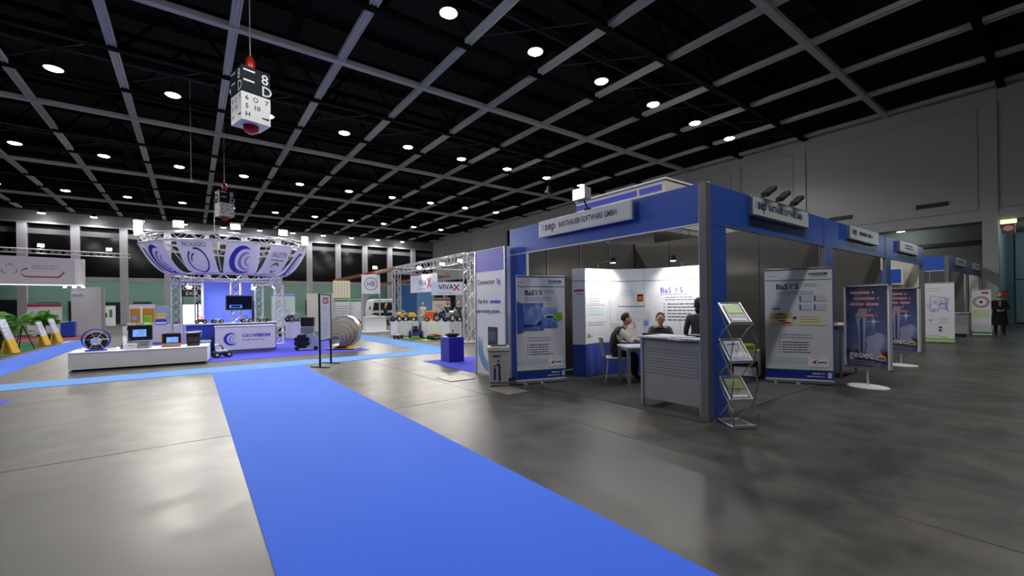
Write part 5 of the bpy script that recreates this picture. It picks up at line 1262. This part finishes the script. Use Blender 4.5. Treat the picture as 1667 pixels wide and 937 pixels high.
# ------------------------------------------------------------------ desk stand with hanging cubes
t = thing('reception_desk', 'white reception desk with rounded base under the hanging cube', 'desk', (7.95, 24.7, 0), math.radians(-8))
MB().box(0, 1.2, 0, .7, .06, .86).build('body', M_WHITE, t, bevel=.004); MB().lathe([(0, 0), (.95, 0), (.95, .06), (0, .06)], 28, (.5, .3, 0)).build('round_base', M_WHITE, t); MB().box(-.03, 1.23, -.03, .73, .86, .9).build('top', M_WHITE, t)
tag(MB().box(0, .3, 0, .2, 0, .06).build('paper_stack', M_PANELW, loc=(8.4, 24.85, .9)), 'stack of papers on the white reception desk', 'papers')
def hang_cube(x, y, z0, s, m, lab, logo=True, g='hanging cubes'):
    t = thing('hanging_cube', lab, 'sign cube', (x, y, z0), math.radians(-17), g)
    MB().box(-s / 2, s / 2, -s / 2, s / 2, 0, s * 1.08).build('cube', m, t, bevel=.005)
    for sx in (-1, 1):
        for sy in (-1, 1): MB().tube((sx * s * .48, sy * s * .48, -z0 + .01), (sx * s * .48, sy * s * .48, s * 1.08), .022, 5).build('post', M_TRUSS, t)
    if logo: text('HB', s * .42, M_TEXTD, t, 0, s * .42, -s / 2 - .005, align='CENTER', sx=.8); ringmark(t, 0, s * .56, s * .36, s * .03, M_TEXTD, -s / 2 - .006, 'ring_logo')
    else:
        for k in range(5): MB().box(-s * .4 + k * s * .18, -s * .34 + k * s * .18, -s / 2 - .006, -s / 2, s * .1, s * .95).build('slat', M_CREAM, t)
hang_cube(8.8, 26.2, 2.25, 1.06, M_PANELW, 'white raised cube with ring logo above the reception desk'); hang_cube(7.15, 26.4, 2.02, .92, mat('cream_cube_board', '#e8dcae', .6), 'cream slatted cube on thin posts behind the spiral duct', False)  # slatted cube has one even cream colour
for i, (y, z) in enumerate(((23.1, 3.45), (24.5, 3.3))):  # beams of the next gantry as boxes; brown stands in for orange light
    b = MB(); b.box(-.08, .08, 0, 12.3, 0, .2); o = b.build('beam', M_BROWN) ; o.name = 'gantry_beam'; o.location = (9.05 + i * 4.2, y, z); tag(o, ('left' if i == 0 else 'right') + ' beam of the next gantry above the hanging cubes, orange light coloured in as brown', 'beam', 'beams of the next gantry')
flood((9.05, 26.1, 3.65), (-.5, -1, -.4), 'star bright floodlight over the cube with ring logo', 350, .9, 1, 'floodlights of the desk stand')
machine((8.0, 27.3, 0), .4, 1.3, 'orange machine left of the reception desk', M_ORANGE, M_ORANGE)
gadget('crawler_robot', 'yellow robot on the floor right of the reception desk', (9.3, 23.6, 0), .2, 'robot', .8, M_YELLOW, M_BLACK, 4, True)
# van
t = thing('van', 'white delivery van parked behind the reception desk', 'van', (12.75, 35.0, 0), math.radians(-12))
MB().prism([(-.95, .35), (.95, .35), (.97, 1.1), (.85, 1.95), (.7, 2.1), (-.7, 2.1), (-.85, 1.95), (-.97, 1.1)], 0, 4.2).build('body', M_WHITE, t, bevel=.05)
MB().prism([(-.8, 1.15), (.8, 1.15), (.7, 1.8), (-.7, 1.8)], -.02, 0).build('windscreen', M_BLACK, t); MB().box(-.75, .75, -.04, 0, .7, .95).build('grille', M_BLACKM, t); MB().box(-.97, .97, -.1, .1, .32, .55).build('bumper', M_GREY, t)
for s in (-1, 1):
    MB().lathe([(0, -.03), (.13, -.03), (.13, .0), (0, .0)], 12, (s * .8, -.02, .82), mt_).build('headlamp', M_ALU, t); MB().box(s * 1.0 - .05, s * 1.0 + .05, .3, .4, 1.2, 1.5).build('mirror', M_BLACK, t)
    for y in (.7, 3.4): MB().lathe([(0, -.1), (.3, -.1), (.33, 0), (.3, .1), (0, .1)], 16, (s * .85, y, .33), Matrix.Rotation(PI / 2, 4, 'Y')).build('wheel', M_RUBBER, t)
# ------------------------------------------------------------------ panels and stands in the background
def board(x0, x1, y, z0, z1, m, label, rz=0., name='display_board', cat='panel', fn=None, feet=True):
    t = thing(name, label, cat, (x0, y, 0), rz, 'background display boards'); w = x1 - x0
    MB().box(0, w, 0, .06, z0, z1).build('board', m, t)
    MB().box(-.02, w + .02, -.01, .07, z1, z1 + .03).build('top_rail', M_ALU, t)
    if feet:
        for x in (.03, w - .03): MB().tube((x, .03, .01), (x, .03, z1), .02, 5).build('post', M_ALU, t); MB().box(x - .03, x + .03, -.2, .26, 0, .015).build('foot', M_ALU, t)
    if fn: fn(t, w, z0, z1)
    return t
def green_logo(t, w, z0, z1): crescent(t, w * .5, z1 - .22, .14, M_LIME, -.005, 20, 190, .5)
def header(m):
    return lambda t, w, z0, z1: (rect(t, 0, w, z1 - .16, z1 - .04, m, -.005, 'header_band'), lines(t, w * .1, z1 - .5, w * .7, 5, .16, .05, M_TEXT, -.005, 4))
board(5.55, 7.1, 28.0, .2, 2.33, M_CREAM, 'cream panel with lime leaf mark behind the frame sign', fn=green_logo)
board(7.15, 9.4, 30.0, .2, 2.0, M_PANELW, 'white stand wall with green header behind the spiral duct', fn=header(M_GREEN));
board(4.2, 5.6, 32, .2, 2.4, mat('pale_teal_board', '#cfe0e0', .5), 'pale teal panel left of the cream panel', fn=header(M_LBLUE))
board(13.2, 14.8, 33, .1, 3.2, mat('deep_blue_board', '#2a5c96', .5), 'tall deep blue wall panel behind the gantry'); board(14.9, 16.5, 33, .1, 3.2, mat('mid_blue_board', '#5f93c4', .5), 'tall light blue wall panel behind the gantry')
board(13.6, 15.0, 27.5, .1, 2.0, M_CREAM, 'cream kiosk wall under the VIVAX banners', fn=header(M_BROWN)); board(15.2, 17.6, 27.0, .1, 3.0, M_GREY, 'grey stand wall right of the cream kiosk'); board(14.2, 14.9, 23.5, .1, 3.1, M_CREAM, 'narrow cream panel behind the man in black'); board(15.1, 16.4, 23.5, .1, 2.9, mat('slate_board', '#7c8088', .5), 'slate panel with dark header near the lattice column', fn=header(M_TEXTD))
def brown_p(t, w, z0, z1): rect(t, .04, w - .04, z0 + .1, z1 - .3, mat('ochre_print', '#b07a22', .5, var=.3, scale=4), -.005); rect(t, w * .42, w * .5, z0 + .1, z1 - .15, M_PANELW, -.01); rect(t, w * .1, w * .3, z0 + .3, z0 + .6, M_LBLUE, -.008)
board(-3.5, -2.1, 40, .45, 1.85, mat('pale_lilac_board', '#c7bfd8', .5), 'ochre and lilac poster board behind the plinth', fn=brown_p)
board(-2.05, -1.3, 40, .45, 1.75, mat('steel_blue_print', '#8aa0cc', .5, var=.4, scale=5), 'steel blue photo board beside the ochre poster')
board(-4.9, -4.0, 38, .45, 1.75, M_PANELW, 'white board with small pictures behind the cable reel', fn=lambda t, w, z0, z1: (rect(t, .1, .5, 1.0, 1.3, M_TEXTD, -.005), rect(t, .6, .75, 1.0, 1.5, M_GREEN, -.005)))
t = thing('uscita_sign', 'dark USCITA EXIT board above the far doors', 'sign', (-.75, 50, 2.62)); MB().box(0, 2.1, -.04, .04, 0, 1.15).build('board', M_BLACKM, t)
text('USCITA', .44, M_PANELW, t, .1, .62, -.045, sx=1.05); text('EXIT', .44, M_PANELW, t, .3, .14, -.045, sx=1.05)
for x in (.1, 2.0): MB().tube((x, 0, -2.6), (x, 0, 0), .03, 5).build('post', M_BLACKM, t)
M_LIT = mat('lit_white_panel', '#f2f4f4', .5, emit=1.5)
for i, (x, y) in enumerate(((-.45, 34), (.35, 34))):
    t = thing('light_box', ('left' if i == 0 else 'right') + ' glowing white light box behind the left lattice column', 'light box', (x, y, 0), 0, 'glowing light boxes'); MB().box(0, .72, -.04, .04, .45, 1.75).build('lit_face', M_LIT, t, bevel=.02); MB().box(.1, .62, -.1, .1, 0, .45).build('foot', M_WHITE, t)
plinth(-.6, 22.2, 1.0, .6, .85, 'white plinth behind the left lattice column'); plinth(3.6, 22.5, .9, .6, .8, 'white plinth behind the right lattice column'); plinth(-1.8, 24.5, 1.0, .6, .8, 'white plinth with blue and yellow boxes far behind the monitor')
for lab, x, y, z, sx, m in (('royal blue box on the white plinth behind the monitor', -1.3, 24.6, .8, .4, M_BLUEP), ('yellow box on the blue box behind the monitor', -1.25, 24.65, 1.05, .3, M_YELLOW), ('green drum on the white plinth behind the monitor', -1.7, 24.65, .8, .25, M_LIME)):
    t = thing('stored_box', lab, 'box', (x, y, z)); MB().box(0, sx, 0, .3, 0, .24 if m is not M_LIME else .4).build('carton', m, t, bevel=.015); MB().box(.02, sx - .02, -.004, 0, .05, .12).build('label_strip', M_PANELW, t)
machine((4.1, 24.5, 0), .8, 1.2, 'yellow machine far behind the right lattice column', M_YELLOW, M_YELLOW); machine((3.9, 22.75, .8), .3, .7, 'grey machine on the plinth behind the right lattice column', M_GREY, M_ALU)
# ------------------------------------------------------------------ left stand: hanging banner, tower, plants, slanted panels
t = thing('hanging_banner', 'large white hanging banner with red ship curve at the left', 'banner', (-8.35, 34.2, 2.95), math.radians(9))
MB().box(0, 3.05, -.02, .02, 0, 1.5).build('front_sheet', mat('lilac_white_banner', '#c9c5d4', .6), t); b = MB(); n = 10
o_ = [(3.05 + .42 * math.sin(PI * k / n), .42 - .42 * math.cos(PI * k / n)) for k in range(n + 1)]
b.band([(x, y, 1.5) for x, y in o_], [(x, y, 0) for x, y in o_]); b.band([(x - .02, y, 0) for x, y in o_], [(x - .02, y, 1.5) for x, y in o_]); b.build('rounded_end', M_PANELW, t, smooth=True)
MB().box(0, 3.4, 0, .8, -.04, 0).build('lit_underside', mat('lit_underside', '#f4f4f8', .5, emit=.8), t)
M_SHIP = mat('dark_red_ship', '#8c2018', .5); o1, i1 = [], []
for k in range(25):
    u = k / 24
    if u < .3: a = PI / 2 + 1.0 * PI * (u / .3); x, z = 1.25 + .25 * math.cos(a), .66 + .22 * math.sin(a)
    elif u < .85: x, z = 1.25 + (u - .3) / .55 * 1.1, .44
    else: x, z = 2.35 + (u - .85) / .15 * .25, .44 + ((u - .85) / .15) ** 1.5 * .3
    th = .07 if u < .8 else .1 * (1 - (u - .8) / .25); o1.append((x, -.026, z)); i1.append((x * 1 + (.05 if u > .85 else 0), -.026, z - th))
MB().band(o1, i1).build('ship_curve', M_SHIP, t); lines(t, 1.4, .98, 1.1, 2, .13, .05, M_TEXT, -.026, 6)
for k in range(3): crescent(t, .6 + .17 * math.cos(PI / 2 + k * 2.094), .78 + .15 * math.sin(PI / 2 + k * 2.094), .15, mat('rose_grey_print', '#a08088', .5), -.026, 0 + k * 120, 180 + k * 120, .35, 'trefoil_logo')
b = truss(MB(), (-10.5, 33.75, 4.75), (-3.0, 35.0, 4.75), .22, .022, .28); tag(b.build('lighting_truss', M_TRUSS), 'slim white lighting truss above the large hanging banner', 'truss')
for i, x in enumerate((-6.6, -3.9)): flood((x, 34.3 + i * .4, 4.86), (.2, -1, -.6), 'bright lamp on the slim truss, %s one' % ('left' if i == 0 else 'right'), 60, .9, 1, 'lamps on the slim truss')
for i, x in enumerate((-5.8, -5.42, -5.06)): flood((x, 34.95, 2.715), (.2, -1, -.5), 'bright lamp under the hanging banner, %s from the left' % ORD[i], 50, .5, 1, 'lamps under the hanging banner', .2)
t = thing('stand_tower', 'tall pale tower wall under the banner end', 'tower', (-5.6, 35.2, 0)); MB().box(0, 1.35, 0, .8, 0, 2.85).build('wall', mat('pale_grey_tower', '#b9bcc2', .6), t); MB().box(1.3, 1.36, -.01, .81, 0, 2.85).build('edge_profile', M_ALU, t); MB().box(.05, .5, -.02, 0, 2.3, 2.45).build('name_plate', M_TEXT, t)
t = thing('blue_box', 'royal blue box standing before the pale tower', 'box', (-5.75, 33.5, 0)); MB().box(0, .55, 0, .5, .05, .88).build('box', M_BLUEP, t, bevel=.01); MB().box(.03, .52, .03, .47, 0, .05).build('base', M_BLACKM, t)
tag(MB().box(-9, -4.4, 30.3, 37, .0005, .012).build('stand_carpet', mat('crimson_felt', '#7a2c40', .95)), 'crimson carpet under the stand with the large banner', 'carpet')
tag(MB().box(-8.5, -5.0, 21.5, 30.2, .0005, .008).build('stand_carpet', mat('dark_green_felt', '#2a6a48', .95)), 'green carpet under the potted plants', 'carpet')
def slant(x, y, h, label):
    t = thing('info_stand', label, 'panel', (x, y, .008), math.radians(-18), 'slanted info panels')
    R_ = Matrix.Rotation(-.32, 3, 'Y'); 
    for z0, z1, m, nm in ((0, h * .38, M_YELLOW, 'yellow_lower'), (h * .38, h * .94, M_PANELW, 'white_upper'), (h * .94, h, M_GREEN, 'green_edge')):
        MB().obox(R_ @ Vector((0, 0, (z0 + z1) / 2)) + Vector((.05, 0, .02)), (.05, .34, z1 - z0), R_).build(nm, m, t)
    MB().obox((-.2, 0, h * .17), (.04, .36, h * .38), Matrix.Rotation(.12, 3, 'Y')).build('back_prop', M_YELLOW, t)
    b = MB(); rnd = random.Random(int(y * 10))
    for k in range(9):
        z = h * .42 + k * h * .055; 
        for q in range(3): 
            if rnd.random() < .6: b.obox(R_ @ Vector((.028, -.12 + q * .12, z)) + Vector((.05, 0, .02)), (.004, .09, .025), R_)
    b.build('small_print', M_TEXT, t)
slant(-4.98, 22.4, 1.32, 'slanted white and yellow info panel nearest the left edge'); slant(-4.95, 26.4, 1.1, 'slanted white and yellow info panel, middle of three'); slant(-4.9, 28.3, 1.2, 'slanted white and yellow info panel nearest the blue box')
slant(-5.25, 20.6, 1.2, 'slanted yellow panel cut by the left picture edge')
t = thing('easel', 'black tripod easel between the slanted panels', 'easel', (-5.25, 24.6, .008))
for k in range(3): a = k * 2.1; MB().tube((0, 0, .95), (.32 * math.cos(a), .32 * math.sin(a), 0), .018, 6).build('leg', M_BLACKM, t)
MB().box(-.25, .25, -.03, .0, .5, .54).build('ledge', M_BLACKM, t)
FR = []
def frond_mesh(L, m, nm, seed, wide=.05):
    rnd = random.Random(seed); b = MB(); n = 14; pts = []
    for k in range(n + 1):
        u = k / n; pts.append(Vector((L * (u - .15 * u * u), 0, L * (.8 * u - .45 * u * u))))
    b.path(pts, [.012 * (1 - .8 * k / n) for k in range(n + 1)], 4)
    for k in range(2, n):
        w = .34 * L * math.sin(PI * (k / n) ** .8) + .03
        for s in (-1, 1):
            p = pts[k]; d = Vector((.5, s, -.12 + rnd.uniform(-.1, .1))).normalized(); q = Vector((1, 0, 0)) * wide / 2
            b.quad(p - q, p + q, p + d * w * .6 + q * .7 + Vector((0, 0, .03)), p + d * w); 
    return b.mesh(nm, m)
def plant(loc, label, m, L, n, trunk, pot=.2, seed=1, elev=(.2, 1.1)):
    t = thing('potted_palm', label, 'plant', loc, 0, 'potted palms'); rnd = random.Random(seed)
    MB().lathe([(pot * .75, 0), (pot, pot * 1.5), (pot * 1.05, pot * 1.55), (pot * .9, pot * 1.55), (pot * .88, pot * 1.4), (0, pot * 1.4)], 16).build('pot', mat('dark_pot', '#241f1c', .7), t, smooth=True)
    MB().path([(0, 0, pot * 1.3), (.02, 0, trunk * .6), (0, .01, trunk)], [.06, .05, .045], 8).build('trunk', M_BROWN, t)
    ms = [frond_mesh(L * f, m, 'frond', seed + i) for i, f in enumerate((1., .85, .7))]
    for k in range(n):
        o = place('frond', ms[k % 3], t, (0, 0, trunk)); o.rotation_euler = (rnd.uniform(-.15, .15), -rnd.uniform(*elev), 2.4 * k + rnd.uniform(-.2, .2))
plant((-5.75, 23.3, .008), 'dark green potted palm at the left picture edge', M_LEAFD, .8, 40, .45, .26, 3, (-.5, 1.)); plant((-6.0, 26.0, .008), 'potted palm with long arching leaves between the panels', M_LEAF, 1.3, 16, .6, .22, 5, (-.5, .5)); plant((-5.55, 29.2, .008), 'bushy bright green potted palm before the pale tower', M_LEAF, .85, 40, .75, .24, 8, (-.2, 1.))
board(-7.6, -6.2, 36.5, .2, 1.9, mat('pale_grey_board', '#c4c6cc', .5), 'pale board with red header behind the palms', fn=header(mat('red_header', '#a8283c', .5)))

t = thing('hanging_projector', 'small black stage projector hanging from the ceiling left of the bright floodlight', 'projector', (18.575, 20.7, 2.35))
MB().tube((0, 0, 6.75), (0, 0, 8.66), .02, 5).build('hanger', M_BLACKM, t); MB().box(-.2, .2, -.15, .15, 6.3, 6.5).build('yoke', M_BLACKM, t); MB().tube((0, 0, 6.5), (0, 0, 6.75), .12, 10).build('base', M_BLACK, t)
MB().tube((-.05, -.1, 6.35), (-.2, -.35, 6.05), .11, 12, .13).build('barrel', M_BLACK, t); MB().lathe([(0, 0), (.1, 0)], 12, (-.205, -.358, 6.045), Vector((-.15, -.25, -.3)).to_track_quat('Z', 'Y').to_matrix().to_4x4()).build('lens', M_ALU, t)
